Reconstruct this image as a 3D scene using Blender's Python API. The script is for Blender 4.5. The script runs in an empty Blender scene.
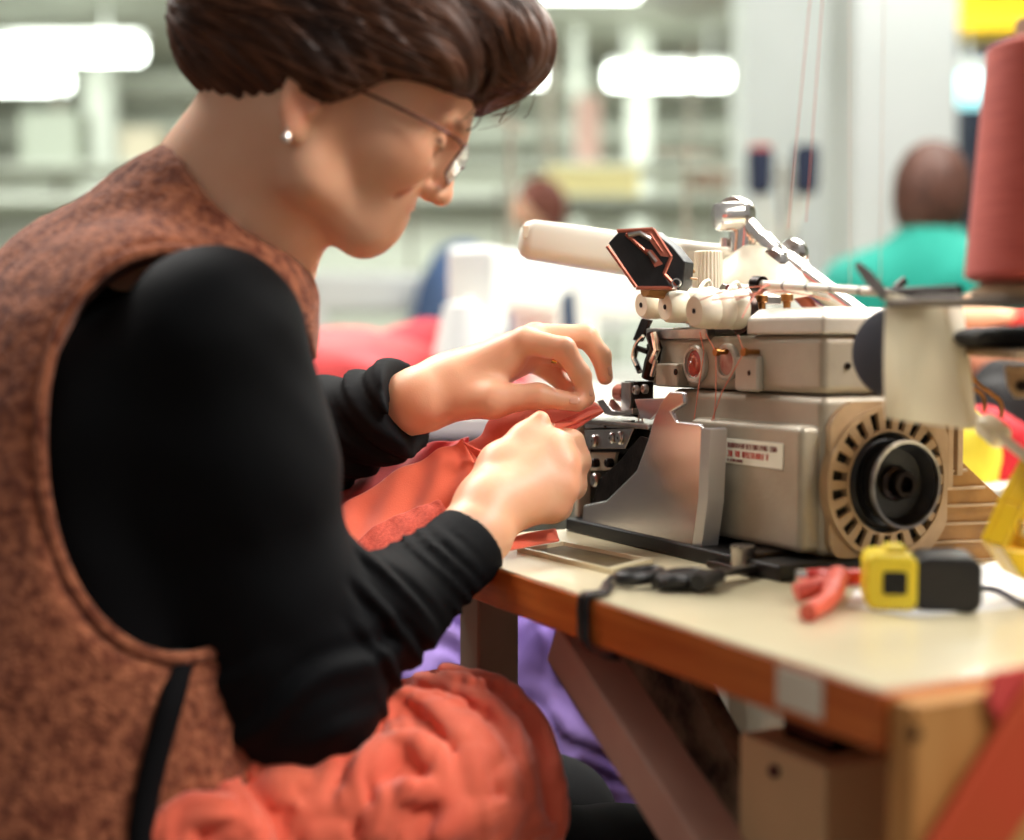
import bpy, math, random
import numpy as np
from mathutils import Vector, Matrix

random.seed(7)
rng = np.random.default_rng(7)
SC = bpy.context.scene
COL = SC.collection
PI = math.pi

# ------------------------------------------------------------------ camera, world, light, exposure
F = 1422.2
CAMZ = 0.922
PITCH = math.radians(3.02)
cd = bpy.data.cameras.new('camera')
cd.lens = 50; cd.sensor_width = 36; cd.sensor_fit = 'HORIZONTAL'
cd.clip_start = 0.05; cd.clip_end = 200
cam = bpy.data.objects.new('camera', cd); COL.objects.link(cam)
cam.location = (0, 0, CAMZ); cam.rotation_euler = (PI/2 - PITCH, 0, 0)
cd.dof.use_dof = True; cd.dof.focus_distance = 1.21; cd.dof.aperture_fstop = 2.1
SC.camera = cam
SC.view_settings.view_transform = 'Standard'
SC.view_settings.look = 'None'
SC.view_settings.gamma = 1
SC.view_settings.use_curve_mapping = False
SC.view_settings.exposure = 0.2

w = bpy.data.worlds.new('daylight'); SC.world = w; w.use_nodes = True
w.node_tree.nodes['Background'].inputs[0].default_value = (1.0, 0.95, 0.90, 1)
w.node_tree.nodes['Background'].inputs[1].default_value = 0.25

def area(name, loc, rot, sx, sy, power, color=(1, 0.97, 0.9)):
    l = bpy.data.lights.new(name, 'AREA'); l.shape = 'RECTANGLE'; l.size = sx; l.size_y = sy
    l.energy = power; l.color = color
    o = bpy.data.objects.new(name, l); COL.objects.link(o); o.location = loc; o.rotation_euler = rot
    return o
def lamp_to(loc, tgt, sx, sy, power, color=(1, .97, .9)):
    q = (Vector(tgt)-Vector(loc)).to_track_quat('-Z', 'Y').to_euler()
    return area('aimed_area_lamp', loc, q, sx, sy, power, color)
lamp_to((1.3, 2.6, 2.8), (.1, 1.2, .9), 1.6, 1.0, 108)
lamp_to((-1.0, 2.3, 2.8), (-.1, 1.15, .9), 1.6, .8, 75, (1, .97, .92))
k_ = lamp_to((1.5, .5, 2.5), (.38, 1.12, .85), 1.0, 0.5, 10, (1, .96, .9)); k_.data.spread = math.radians(75)  # added camera-side fill for the machine, spread narrowed to spare the vest
lamp_to((1.2, 3.9, 3.4), (1.3, 5.8, 1.9), 2.0, 1.0, 52, (.97, 1, .98))  # added lamp, only there to brighten the white pillars
lamp_to((-2.5, 6.0, 3.3), (-2.5, 9, 1.0), 3.0, 2.0, 210, (.95, 1, .95))
lamp_to((2.5, 7.0, 3.3), (2.5, 7.1, 0), 3.0, 2.0, 150, (.95, 1, .97))
lamp_to((0, 11.0, 3.2), (0, 13, 0), 8.0, 2.0, 320, (.95, 1, .95))

def P(px, py, Y):
    """point of the place that shows at pixel (px,py), at distance Y along the world y axis"""
    d = Vector(((px-512)/F, 1.0, -(py-420)/F))
    c, s = math.cos(PITCH), math.sin(PITCH)
    dy = d.y*c + d.z*s; dz = -d.y*s + d.z*c
    return Vector((d.x*Y/dy, Y, CAMZ + dz*Y/dy))
def PZ(px, py, z):
    a = P(px, py, 1.0) - Vector((0, 0, CAMZ)); t = (z - CAMZ)/a.z
    return Vector((0, 0, CAMZ)) + a*t

# foreground frame: X away from the operator, Y to the operator's left, Z up, origin at machine's near lower corner
TZ = 0.75
ANG = math.radians(26.57)
M0 = Vector((0.231, 1.056, TZ))
VX = Vector((math.cos(ANG), math.sin(ANG), 0)); VY = Vector((-math.sin(ANG), math.cos(ANG), 0))
def L2W(x, y, z): return M0 + VX*x + VY*y + Vector((0, 0, z))
def ray_local(px, py):
    d = P(px, py, 1.0) - Vector((0, 0, CAMZ)); o = Vector((0, 0, CAMZ)) - M0
    return Vector((o.dot(VX), o.dot(VY), o.z)), Vector((d.dot(VX), d.dot(VY), d.z))
def mX(px, py, x=0.0):     # on the operator-facing plane (local x = const)
    o, d = ray_local(px, py); return o + d*((x-o.x)/d.x)
def mY(px, py, y=0.0):     # on the handwheel-side plane (local y = const)
    o, d = ray_local(px, py); return o + d*((y-o.y)/d.y)
def mZ(px, py, z=0.0):
    o, d = ray_local(px, py); return o + d*((z-o.z)/d.z)

# ------------------------------------------------------------------ materials
def srgb(c):
    return tuple(((v/255)/12.92 if v/255 <= .04045 else ((v/255+.055)/1.055)**2.4) for v in c[:3]) + (1,)
def mat(name, c, rough=.5, metal=0, c2=None, nscale=20, bump=0, bscale=200, spec=.5, emit=None, estr=0,
        sss=0, wave=None, trans=0, coat=0, attr=None, sheen=0, stretch=None, dist=.002, detail=4):
    m = bpy.data.materials.new(name); m.use_nodes = True
    nt = m.node_tree; N = nt.nodes; b = N['Principled BSDF']; Lk = nt.links.new
    b.inputs['Base Color'].default_value = srgb(c)
    b.inputs['Roughness'].default_value = rough; b.inputs['Metallic'].default_value = metal
    b.inputs['Specular IOR Level'].default_value = spec
    b.inputs['Transmission Weight'].default_value = trans
    b.inputs['Coat Weight'].default_value = coat
    b.inputs['Sheen Weight'].default_value = sheen
    if sss:
        b.inputs['Subsurface Weight'].default_value = sss
        b.inputs['Subsurface Radius'].default_value = (1, .35, .2); b.inputs['Subsurface Scale'].default_value = .006
    if emit: b.inputs['Emission Color'].default_value = srgb(emit); b.inputs['Emission Strength'].default_value = estr
    tc = N.new('ShaderNodeTexCoord'); src = tc.outputs['Object']
    if stretch:
        mp = N.new('ShaderNodeMapping'); mp.inputs['Scale'].default_value = stretch; Lk(src, mp.inputs[0]); src = mp.outputs[0]
    col = None
    if c2:
        n = N.new('ShaderNodeTexNoise'); n.inputs['Scale'].default_value = nscale; n.inputs['Detail'].default_value = detail; Lk(src, n.inputs['Vector'])
        r = N.new('ShaderNodeValToRGB'); r.color_ramp.elements[0].position = .35; r.color_ramp.elements[1].position = .65
        r.color_ramp.elements[0].color = srgb(c); r.color_ramp.elements[1].color = srgb(c2)
        Lk(n.outputs[0], r.inputs[0]); col = r.outputs[0]
    if attr:
        a = N.new('ShaderNodeAttribute'); a.attribute_name = attr
        mx = N.new('ShaderNodeMix'); mx.data_type = 'RGBA'; mx.blend_type = 'MULTIPLY'; mx.inputs[0].default_value = 1
        if col: Lk(col, mx.inputs[6])
        else: mx.inputs[6].default_value = srgb(c)
        Lk(a.outputs['Color'], mx.inputs[7]); col = mx.outputs[2]
    if col: Lk(col, b.inputs['Base Color'])
    h = None
    if bump:
        n = N.new('ShaderNodeTexNoise'); n.inputs['Scale'].default_value = bscale; n.inputs['Detail'].default_value = 3; Lk(src, n.inputs['Vector'])
        h = n.outputs[0]
    if wave:
        wv = N.new('ShaderNodeTexWave'); wv.inputs['Scale'].default_value = wave; wv.inputs['Distortion'].default_value = 1.5
        Lk(src, wv.inputs['Vector']); h = wv.outputs[1]
    if h:
        bp = N.new('ShaderNodeBump'); bp.inputs['Strength'].default_value = bump or .3; bp.inputs['Distance'].default_value = dist
        Lk(h, bp.inputs['Height']); Lk(bp.outputs[0], b.inputs['Normal'])
    return m

M = {}
M['casting'] = mat('painted_grey_casting', (178, 168, 150), .42, .25, (158, 147, 128), 14, .12, 300)
M['lid'] = mat('painted_pale_lid', (205, 198, 184), .35, .2, (188, 180, 165), 12, .1, 250)
M['chrome'] = mat('chrome', (238, 234, 228), .2, 1)
M['steel'] = mat('brushed_steel', (175, 170, 166), .28, 1, (150, 142, 138), 60, .08, 400)
M['cover'] = mat('polished_cover_steel', (214, 210, 210), .27, 1, (196, 190, 190), 9, .04, 300)
M['satin'] = mat('satin_steel', (205, 202, 200), .4, .45)
M['darksteel'] = mat('dark_oiled_steel', (62, 52, 48), .3, 1, (38, 32, 30), 60, .1, 300)
M['black'] = mat('black_metal', (16, 15, 15), .45, .3, (26, 24, 23), 40)
M['blackplastic'] = mat('black_plastic', (20, 19, 20), .38, 0, (30, 28, 28), 40, .1, 300)
M['cream'] = mat('cream_plastic', (238, 230, 208), .4, 0, (232, 222, 198), 40, .05, 200, sss=.1)
M['white'] = mat('white_plastic', (238, 234, 218), .35, 0, sss=.1)
M['copper'] = mat('copper_paint', (190, 110, 90), .35, .6)
m_ = M['tagpaper'] = mat('thin_paper', (248, 243, 228), .8, 0, (238, 230, 210), 8)
_nt = m_.node_tree; _tr = _nt.nodes.new('ShaderNodeBsdfTranslucent'); _tr.inputs[0].default_value = srgb((248, 243, 228)); _mx = _nt.nodes.new('ShaderNodeMixShader'); _mx.inputs[0].default_value = .5
_nt.links.new(_nt.nodes['Principled BSDF'].outputs[0], _mx.inputs[1]); _nt.links.new(_tr.outputs[0], _mx.inputs[2]); _nt.links.new(_mx.outputs[0], _nt.nodes['Material Output'].inputs[0])
M['gold'] = mat('gold', (230, 170, 80), .2, 1)
M['brass'] = mat('brass', (170, 120, 70), .35, 1)
M['bronze'] = mat('ochre_casting', (158, 112, 52), .5, .1, (134, 92, 40), 40, .2, 200)
M['ringpaint'] = mat('aged_cream_fan_ring', (184, 154, 118), .5, .1, (166, 136, 100), 30)
M['red_glass'] = mat('red_oil_sight', (190, 70, 55), .15, 0, (150, 50, 40), 120, coat=1)
M['paper'] = mat('paper', (246, 240, 222), .8, 0, (222, 214, 192), 8)
M['printing'] = mat('print_red', (196, 60, 50), .7)
M['printdark'] = mat('print_maroon', (120, 40, 40), .7)
M['laminate'] = mat('cream_laminate', (222, 211, 178), .3, 0, (204, 192, 156), 5, coat=.3)
M['wood'] = mat('orange_brown_wood', (214, 118, 50), .4, 0, (190, 92, 32), 9, .15, 60, stretch=(6, 1, 12), coat=.2)
M['plywood'] = mat('pale_plywood', (205, 150, 86), .55, 0, (186, 126, 64), 7, .1, 60, stretch=(6, 6, 1))
M['legmetal'] = mat('mauve_painted_metal', (196, 156, 138), .5, .0, (178, 138, 122), 10)
M['greymetal'] = mat('grey_painted_metal', (158, 150, 134), .5, .1, (140, 132, 116), 10)
M['speckled'] = mat('dirty_speckled_board', (150, 138, 118), .7, 0, (40, 34, 30), 28, detail=8)
M['beigebox'] = mat('beige_box_paint', (222, 188, 142), .55, 0, (208, 172, 126), 6)
M['coral'] = mat('coral_knit', (242, 116, 84), .85, 0, (236, 102, 74), 14, .25, 900, sss=.08, sheen=.35, dist=.0015)
M['coralrib'] = mat('coral_rib_knit', (238, 106, 82), .85, 0, (218, 84, 64), 300, .4, 900, sheen=.3)
M['thread'] = mat('coral_thread', (232, 140, 116), .7)
M['palethread'] = mat('pale_thread', (240, 226, 208), .7)
M['cone'] = mat('coral_thread_cone', (214, 92, 74), .75, 0, (198, 76, 60), 90, .35, 500, stretch=(.4, .4, 6), sheen=.2)
M['conetube'] = mat('striped_card_tube', (190, 160, 130), .7, 0, (110, 70, 56), 40, stretch=(6, 6, .3))
M['skin'] = mat('skin', (244, 192, 158), .46, 0, (238, 178, 142), 18, .12, 700, sss=.35, attr='tint', dist=.0008)
M['shirt'] = mat('black_jersey', (9, 10, 12), .75, 0, (13, 14, 17), 8, .15, 900, spec=.12)
M['vest'] = mat('rust_boucle_knit', (112, 52, 28), .95, 0, (178, 106, 72), 110, .8, 300, sheen=.15, dist=.005, detail=2)
M['denim'] = mat('dark_trousers', (9, 9, 12), .9, spec=.2)
M['hair'] = mat('brown_hair', (108, 67, 43), .5, 0, (56, 33, 22), 16, .3, 120, attr='tint', spec=.3)
M['yellow'] = mat('yellow_plastic', (246, 202, 34), .35)
M['tapeyellow'] = mat('tape_case_yellow', (244, 216, 50), .4)
M['redplastic'] = mat('red_handle', (206, 50, 40), .4)
M['redpale'] = mat('salmon_handle', (226, 96, 78), .45)
M['felt'] = mat('black_felt', (30, 29, 30), .95, 0, (64, 62, 62), 300, .9, 400, dist=.003)
M['lens'] = mat('spectacle_lens', (255, 250, 245), .02, 0, trans=.95)
M['frame'] = mat('brown_spectacle_frame', (96, 40, 34), .25, .3)

# ------------------------------------------------------------------ mesh builder
class MB:
    def __init__(s): s.v = []; s.f = []
    def add(s, vs, fs):
        n = len(s.v); s.v += [Vector(a) for a in vs]; s.f += [tuple(i+n for i in f) for f in fs]; return s
    def box(s, x0, x1, y0, y1, z0, z1, mtx=None):
        vs = [Vector((x, y, z)) for z in (z0, z1) for y in (y0, y1) for x in (x0, x1)]
        if mtx is not None: vs = [mtx @ a for a in vs]
        return s.add(vs, [(0, 2, 3, 1), (4, 5, 7, 6), (0, 1, 5, 4), (2, 6, 7, 3), (0, 4, 6, 2), (1, 3, 7, 5)])
    def prism(s, pts, ext):
        """closed outline pts extruded by vector ext"""
        pts = [Vector(p) for p in pts]; n = len(pts); ext = Vector(ext)
        nrm = Vector((0, 0, 0))
        for i in range(n): nrm += pts[i].cross(pts[(i+1) % n])
        if nrm.dot(ext) > 0: pts = pts[::-1]
        vs = pts + [p + ext for p in pts]
        fs = [tuple(range(n)), tuple(range(2*n-1, n-1, -1))]
        for i in range(n):
            j = (i+1) % n; fs.append((i, i+n, j+n, j))
        return s.add(vs, fs)
    def lathe(s, prof, origin=(0, 0, 0), axis=(0, 0, 1), seg=32, closed=False):
        o = Vector(origin); a = Vector(axis).normalized()
        t = a.orthogonal().normalized(); b = a.cross(t)
        vs = []; fs = []; n = len(prof)
        for r, h in prof:
            for k in range(seg):
                an = 2*PI*k/seg; vs.append(o + a*h + (t*math.cos(an) + b*math.sin(an))*r)
        for i in range(n if closed else n-1):
            i2 = (i+1) % n
            for k in range(seg):
                k2 = (k+1) % seg; fs.append((i*seg+k, i*seg+k2, i2*seg+k2, i2*seg+k))
        if not closed:
            if prof[0][0] > 1e-6: fs.append(tuple(range(seg-1, -1, -1)))
            if prof[-1][0] > 1e-6: fs.append(tuple((n-1)*seg+k for k in range(seg)))
        return s.add(vs, fs)
    def cyl(s, p0, p1, r, r1=None, seg=24):
        p0 = Vector(p0); p1 = Vector(p1); L = (p1-p0).length
        return s.lathe([(r, 0), (r if r1 is None else r1, L)], p0, p1-p0, seg)
    def tube(s, pts, r, seg=8, caps=True):
        pts = [Vector(p) for p in pts]; n = len(pts); rs = r if hasattr(r, '__len__') else [r]*n
        vs = []; fs = []; prev = None
        for i, p in enumerate(pts):
            d = (pts[min(i+1, n-1)] - pts[max(i-1, 0)]).normalized()
            if prev is None: t = d.orthogonal().normalized()
            else:
                t = prev - d*prev.dot(d); t = t.normalized() if t.length > 1e-6 else d.orthogonal().normalized()
            prev = t; b = d.cross(t)
            for k in range(seg):
                an = 2*PI*k/seg; vs.append(p + (t*math.cos(an)+b*math.sin(an))*rs[i])
        for i in range(n-1):
            for k in range(seg):
                k2 = (k+1) % seg; fs.append((i*seg+k, i*seg+k2, (i+1)*seg+k2, (i+1)*seg+k))
        if caps: fs += [tuple(range(seg-1, -1, -1)), tuple((n-1)*seg+k for k in range(seg))]
        return s.add(vs, fs)
    def beam(s, p0, p1, w, h, side):
        """rectangular bar from p0 to p1; w measured along side, h across"""
        p0 = Vector(p0); p1 = Vector(p1); d = (p1-p0).normalized(); sd = Vector(side); sd = (sd - d*sd.dot(d)).normalized(); up = d.cross(sd)
        vs = [p + sd*a*w/2 + up*b*h/2 for p in (p0, p1) for a, b in ((-1, -1), (1, -1), (1, 1), (-1, 1))]
        return s.add(vs, [(3, 2, 1, 0), (4, 5, 6, 7), (0, 1, 5, 4), (1, 2, 6, 5), (2, 3, 7, 6), (3, 0, 4, 7)])
    def sheet(s, grid):
        R = len(grid); Cn = len(grid[0])
        return s.add([p for row in grid for p in row],
                     [(i*Cn+j, i*Cn+j+1, (i+1)*Cn+j+1, (i+1)*Cn+j) for i in range(R-1) for j in range(Cn-1)])

def frame_of(parent):
    m = Matrix.Identity(4); o = parent
    while o is not None:
        m = Matrix.LocRotScale(o.location, o.rotation_euler, o.scale) @ m; o = o.parent
    return m
def obj(name, g, material, parent=None, bevel=0, seg=2, world=False, smooth=35, solid=0, subsurf=0, origin=None):
    vs, fs = (g.v, g.f) if isinstance(g, MB) else g
    if world and parent is not None:
        inv = frame_of(parent).inverted(); vs = [inv @ Vector(a) for a in vs]
    loc = None
    if parent is None and origin is not None:
        loc = Vector(origin); vs = [Vector(a)-loc for a in vs]
    me = bpy.data.meshes.new(name)
    if isinstance(fs, np.ndarray):
        vs = np.asarray([tuple(a) for a in vs], dtype=np.float32) if not isinstance(vs, np.ndarray) else vs
        me.vertices.add(len(vs)); me.vertices.foreach_set('co', np.asarray(vs, dtype=np.float32).ravel())
        me.loops.add(fs.size); me.loops.foreach_set('vertex_index', fs.astype(np.int32).ravel())
        me.polygons.add(len(fs)); me.polygons.foreach_set('loop_start', np.arange(0, fs.size, fs.shape[1], dtype=np.int32))
        me.update(calc_edges=True); me.validate()
    else:
        me.from_pydata([tuple(a) for a in vs], [], fs); me.validate()
    me.materials.append(material)
    me.polygons.foreach_set('use_smooth', [True]*len(me.polygons))
    if smooth and smooth < 180: me.set_sharp_from_angle(angle=math.radians(smooth))
    o = bpy.data.objects.new(name, me); COL.objects.link(o)
    if loc is not None: o.location = loc
    if parent is not None: o.parent = parent
    if solid:
        md = o.modifiers.new('solid', 'SOLIDIFY'); md.thickness = solid; md.offset = 0
    if subsurf:
        md = o.modifiers.new('sub', 'SUBSURF'); md.levels = subsurf; md.render_levels = subsurf
    if bevel:
        md = o.modifiers.new('bevel', 'BEVEL'); md.width = bevel; md.segments = seg; md.limit_method = 'ANGLE'; md.angle_limit = math.radians(30); md.harden_normals = True
    return o
def tag(o, label, cat, group=None, kind=None):
    if label: o['label'] = label
    if cat: o['category'] = cat
    if group: o['group'] = group
    if kind: o['kind'] = kind
    return o
def thing(name, label, cat, loc=(0, 0, 0), rz=0, group=None):
    o = bpy.data.objects.new(name, None); COL.objects.link(o); o.empty_display_size = .05
    o.location = loc; o.rotation_euler = (0, 0, rz); return tag(o, label, cat, group)
def struct(name, g, m, **k):
    o = obj(name, g, m, **k); o['kind'] = 'structure'; return o
def copy_tree(o, parent=None):
    c = o.copy(); COL.objects.link(c); c.parent = parent
    for ch in list(o.children): copy_tree(ch, c)
    return c
def cr(pts, n=8):
    """smooth curve through pts"""
    pts = [Vector(p) for p in pts]; out = []
    for i in range(len(pts)-1):
        p0, p1, p2, p3 = pts[max(i-1, 0)], pts[i], pts[i+1], pts[min(i+2, len(pts)-1)]
        for k in range(n):
            t = k/n; out.append(.5*((2*p1) + (p2-p0)*t + (2*p0-5*p1+4*p2-p3)*t*t + (3*p1-p0-3*p2+p3)*t**3))
    return out + [pts[-1]]

# ------------------------------------------------------------------ implicit-surface modeller
def A3(v): return np.array([v[0], v[1], v[2]], dtype=np.float64)
class Prim:
    def __init__(s, f, k, op): s.f = f; s.k = k; s.op = op
def cone_f(a, b, ra, rb):
    a = A3(a); b = A3(b); ab = b-a; L2 = max(ab@ab, 1e-12)
    def f(p):
        t = np.clip((p-a)@ab/L2, 0, 1); q = p - a - t[:, None]*ab
        return np.sqrt((q*q).sum(1)) - (ra + (rb-ra)*t)
    return f
def ell_f(c, R, rad):
    c = A3(c); R = np.array(R, dtype=np.float64); rad = A3(rad)
    def f(p):
        q = (p-c) @ R; k0 = np.sqrt(((q/rad)**2).sum(1)); k1 = np.sqrt(((q/(rad*rad))**2).sum(1))
        return np.where(k1 > 1e-9, k0*(k0-1)/np.maximum(k1, 1e-9), -rad.min())
    return f
class SDF:
    def __init__(s): s.p = []; s.post = None
    def cone(s, a, b, ra, rb=None, k=.01, op='u'): s.p.append(Prim(cone_f(a, b, ra, ra if rb is None else rb), k, op)); return s
    def chain(s, pts, rs, k=.01, op='u'):
        for i in range(len(pts)-1): s.cone(pts[i], pts[i+1], rs[i], rs[i+1], k, op)
        return s
    def ell(s, c, rad, R=None, k=.01, op='u'): s.p.append(Prim(ell_f(c, np.eye(3) if R is None else R, rad), k, op)); return s
    def fn(s, f, k=.01, op='u'): s.p.append(Prim(f, k, op)); return s
    def ev(s, p, prims=None):
        d = np.full(len(p), 1e3)
        for q in (s.p if prims is None else prims):
            e = q.f(p); k = q.k
            if q.op == 'u':
                h = np.maximum(k - np.abs(d-e), 0)/k; d = np.minimum(d, e) - h*h*k*.25
            elif q.op == 's':
                e = -e; h = np.maximum(k - np.abs(d-e), 0)/k; d = np.maximum(d, e) + h*h*k*.25
            else:
                h = np.maximum(k - np.abs(d-e), 0)/k; d = np.maximum(d, e) + h*h*k*.25
        if s.post is not None: d = s.post(p, d)
        return d
    def mesh(s, lo, hi, h, B=20, marg=.012):
        lo = A3(lo); hi = A3(hi); nb = np.ceil((hi-lo)/(h*B)).astype(int)
        nx, ny, nz = nb*B + 2
        bi = np.stack(np.meshgrid(*[np.arange(k) for k in nb], indexing='ij'), -1).reshape(-1, 3)
        ctr = lo + (bi+.5)*h*B; r = h*B*.5*math.sqrt(3)
        dc = s.ev(ctr); act = np.abs(dc) < r*1.5 + marg
        loc = np.stack(np.meshgrid(*[np.arange(B+1)]*3, indexing='ij'), -1).reshape(-1, 3)
        cid = []; cpos = []; edges = [[], [], []]
        pv = [(q, q.f(ctr)) for q in s.p]
        for n in np.nonzero(act)[0]:
            prs = [q for q, e in pv if (e[n] - r*1.4 < q.k + marg) or (q.op == 'i')]
            if not prs: continue
            org = bi[n]*B; g = loc + org
            d = s.ev(lo + g*h, prs).reshape(B+1, B+1, B+1)
            if d.min() > 0 or d.max() < 0: continue
            sg = d < 0
            cnt = np.zeros((B, B, B)); acc = np.zeros((B, B, B, 3))
            for ax in range(3):
                for a in (0, 1):
                    for b in (0, 1):
                        o = [0, 0, 0]; o[(ax+1) % 3] = a; o[(ax+2) % 3] = b
                        s0 = tuple(slice(o[i], o[i]+B) for i in range(3))
                        o1 = list(o); o1[ax] += 1; s1 = tuple(slice(o1[i], o1[i]+B) for i in range(3))
                        m = sg[s0] != sg[s1]; t = np.where(m, d[s0]/np.where(m, d[s0]-d[s1], 1), 0)
                        cnt += m
                        for i in range(3): acc[..., i] += m*((t if i == ax else 0) + o[i])
            msk = cnt > 0
            ii = np.argwhere(msk); pos = acc[msk]/cnt[msk][:, None] + ii
            gi = ii + org; cid.append((gi[:, 0]*ny + gi[:, 1])*nz + gi[:, 2]); cpos.append(lo + (pos+org)*h)
            for ax in range(3):
                s0 = tuple(slice(0, B) for _ in range(3)); s1 = tuple(slice(1, B+1) if i == ax else slice(0, B) for i in range(3))
                m = sg[s0] != sg[s1]; ei = np.argwhere(m)
                if len(ei): edges[ax].append(np.column_stack([ei+org, sg[s0][m].astype(int)]))
        cid = np.concatenate(cid); cpos = np.concatenate(cpos); o = np.argsort(cid); cid = cid[o]; cpos = cpos[o]
        quads = []
        for ax in range(3):
            if not edges[ax]: continue
            e = np.concatenate(edges[ax]); c1, c2 = (ax+1) % 3, (ax+2) % 3; q = []
            for a, b in ((1, 1), (0, 1), (0, 0), (1, 0)):
                c = e[:, :3].copy(); c[:, c1] -= a; c[:, c2] -= b; q.append((c[:, 0]*ny + c[:, 1])*nz + c[:, 2])
            q = np.stack(q, 1); idx = np.searchsorted(cid, q); idx = np.minimum(idx, len(cid)-1)
            ok = (cid[idx] == q).all(1); idx = idx[ok]; fl = e[ok, 3] == 0
            idx[fl] = idx[fl][:, ::-1]; quads.append(idx)
        return cpos, np.concatenate(quads)
def smooth_noise(p, fr, seed=0, octv=3):
    r = np.random.default_rng(seed); out = np.zeros(len(p)); amp = 1
    for o in range(octv):
        for _ in range(3):
            d = r.normal(size=3); d /= np.linalg.norm(d); out += amp*np.sin(p@d*fr*2*PI + r.uniform(0, 6.28) + 1.3*np.sin(p@np.roll(d, 1)*fr*2*PI*.6))/3
        fr *= 2; amp *= .5
    return out
def set_tint(o, cols):
    a = o.data.color_attributes.new('tint', 'FLOAT_COLOR', 'POINT')
    c = np.ones((len(cols), 4), dtype=np.float32); c[:, :3] = cols; a.data.foreach_set('color', c.ravel())
# ------------------------------------------------------------------ the setting
Wm = mat('green_white_wall_paint', (206, 210, 194), .8, 0, (188, 192, 176), .8)
Bm = mat('grey_green_beam', (140, 142, 126), .7, 0, (120, 122, 108), 1.5)
Fm = mat('worn_floor', (120, 100, 80), .5, 0, (80, 64, 52), 2, .1, 20)
Cm = mat('ceiling_paint', (176, 180, 164), .9, 0, (150, 154, 140), .6)
Pm = mat('white_pillar_paint', (242, 245, 240), .6, 0, (234, 238, 232), 2)
struct('floor', MB().box(-12, 12, -3, 16, -.1, 0), Fm)
struct('ceiling', MB().box(-12, 12, 4.5, 16, 3.75, 3.85), Cm)
struct('wall_back', MB().box(-12, 12, 15, 15.2, 0, 3.75), Wm)
struct('wall_right', MB().box(8, 8.2, 4, 15, 0, 3.75), Wm)
def px_box(x0, x1, y0, y1, Y, d):
    a = P(x0, y1, Y); b = P(x1, y0, Y); return MB().box(a.x, b.x, Y, Y+d, a.z, b.z)
# concrete pillars
def pillar(x0, x1, Y, d, n):
    a = P(x0, 200, Y); b = P(x1, 200, Y)
    return struct('trim_%d' % n, MB().box(a.x, b.x, Y, Y+d, 0, 3.75).box(a.x-.03, b.x+.03, Y-.03, Y+d+.03, 0, .12), Pm, bevel=.02)
pillar(741, 838, 6.0, .35, 1)
pillar(852, 958, 4.6, .4, 2)
n = 3
for (y0, y1, Y, d, m_) in [(84, 104, 14.2, .25, Bm), (14, 30, 13.4, .3, Bm), (140, 150, 14.6, .2, Bm), (196, 206, 14.3, .3, Bm)]:
    a = P(0, y1, Y); b = P(0, y0, Y)
    struct('trim_%d' % n, MB().box(-11, 8, Y, Y+d, a.z, b.z), m_); n += 1
for (x0, x1, Y) in [(86, 114, 13.2), (628, 650, 13.0), (572, 582, 12.8), (-60, -30, 12.9)]:
    a = P(x0, 200, Y); b = P(x1, 200, Y)
    struct('trim_%d' % n, MB().box(a.x, b.x, Y, Y+.2, 0, 3.75), mat('pale_post_paint', (176, 180, 168), .7)); n += 1

# fluorescent lights
tube_m = mat('lit_tube', (255, 255, 250), .5, emit=(246, 255, 246), estr=9)
hous_m = mat('light_housing', (225, 228, 220), .5)
cyan_m = mat('lit_cool_tube', (200, 250, 250), .5, emit=(170, 245, 250), estr=1.6)
lspots = [(-95, 142, 51, 'long fluorescent batten at the upper left, the higher of the two there', tube_m, 3.3),
          (-90, 68, 82, 'fluorescent batten at the upper left, the lower and shorter of the two', tube_m, 3.3),
          (608, 728, 77, 'lit fluorescent batten between the forehead hair and the white pillar', tube_m, 3.3),
          (468, 552, 75, 'fluorescent batten half hidden behind the fringe of hair', tube_m, 3.3),
          (535, 650, -14, 'fluorescent batten cut by the top edge above the hall', tube_m, 3.3),
          (950, 1060, 90, 'cool cyan fluorescent batten right of the pillar behind the thread cone', cyan_m, 2.18)]
for (x0, x1, yc, lab, lm, zt) in lspots:
    Y = (zt - CAMZ)/((345-yc)/F); a = P(x0, yc, Y); b = P(x1, yc, Y); zc = a.z
    t = thing('fluorescent_light', lab, 'ceiling light', ((a.x+b.x)/2, Y, zc), 0, 'fluorescent battens of the hall')
    L = (b.x-a.x)/2
    obj('housing', MB().box(-L, L, -.07, .07, .07, .13), hous_m, t, bevel=.01)
    obj('diffuser', MB().tube([(-L, 0, 0), (-L+.02, 0, 0), (L-.02, 0, 0), (L, 0, 0)], [.05, .082, .082, .05], 16), lm, t)
    obj('hanging_rod', MB().cyl((-L*.7, 0, .13), (-L*.7, 0, 3.75-zc), .01, seg=8), hous_m, t)
    obj('hanging_rod', MB().cyl((L*.7, 0, .13), (L*.7, 0, 3.75-zc), .01, seg=8), hous_m, t)
p = P(692, -10, 8.5)
t = thing('dome_lamp', 'round white dome lamp hanging at the top edge above the hall', 'ceiling light', p)
obj('lamp_shade', MB().lathe([(.03, .14), (.12, .12), (.27, .02), (.33, -.04), (.30, -.06), (.2, -.1), (.05, -.12)], (0, 0, 0)), mat('pale_dome', (214, 216, 208), .5), t)
obj('hanging_rod', MB().cyl((0, 0, .13), (0, 0, 3.75-p.z), .012, seg=8), hous_m, t)

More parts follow.
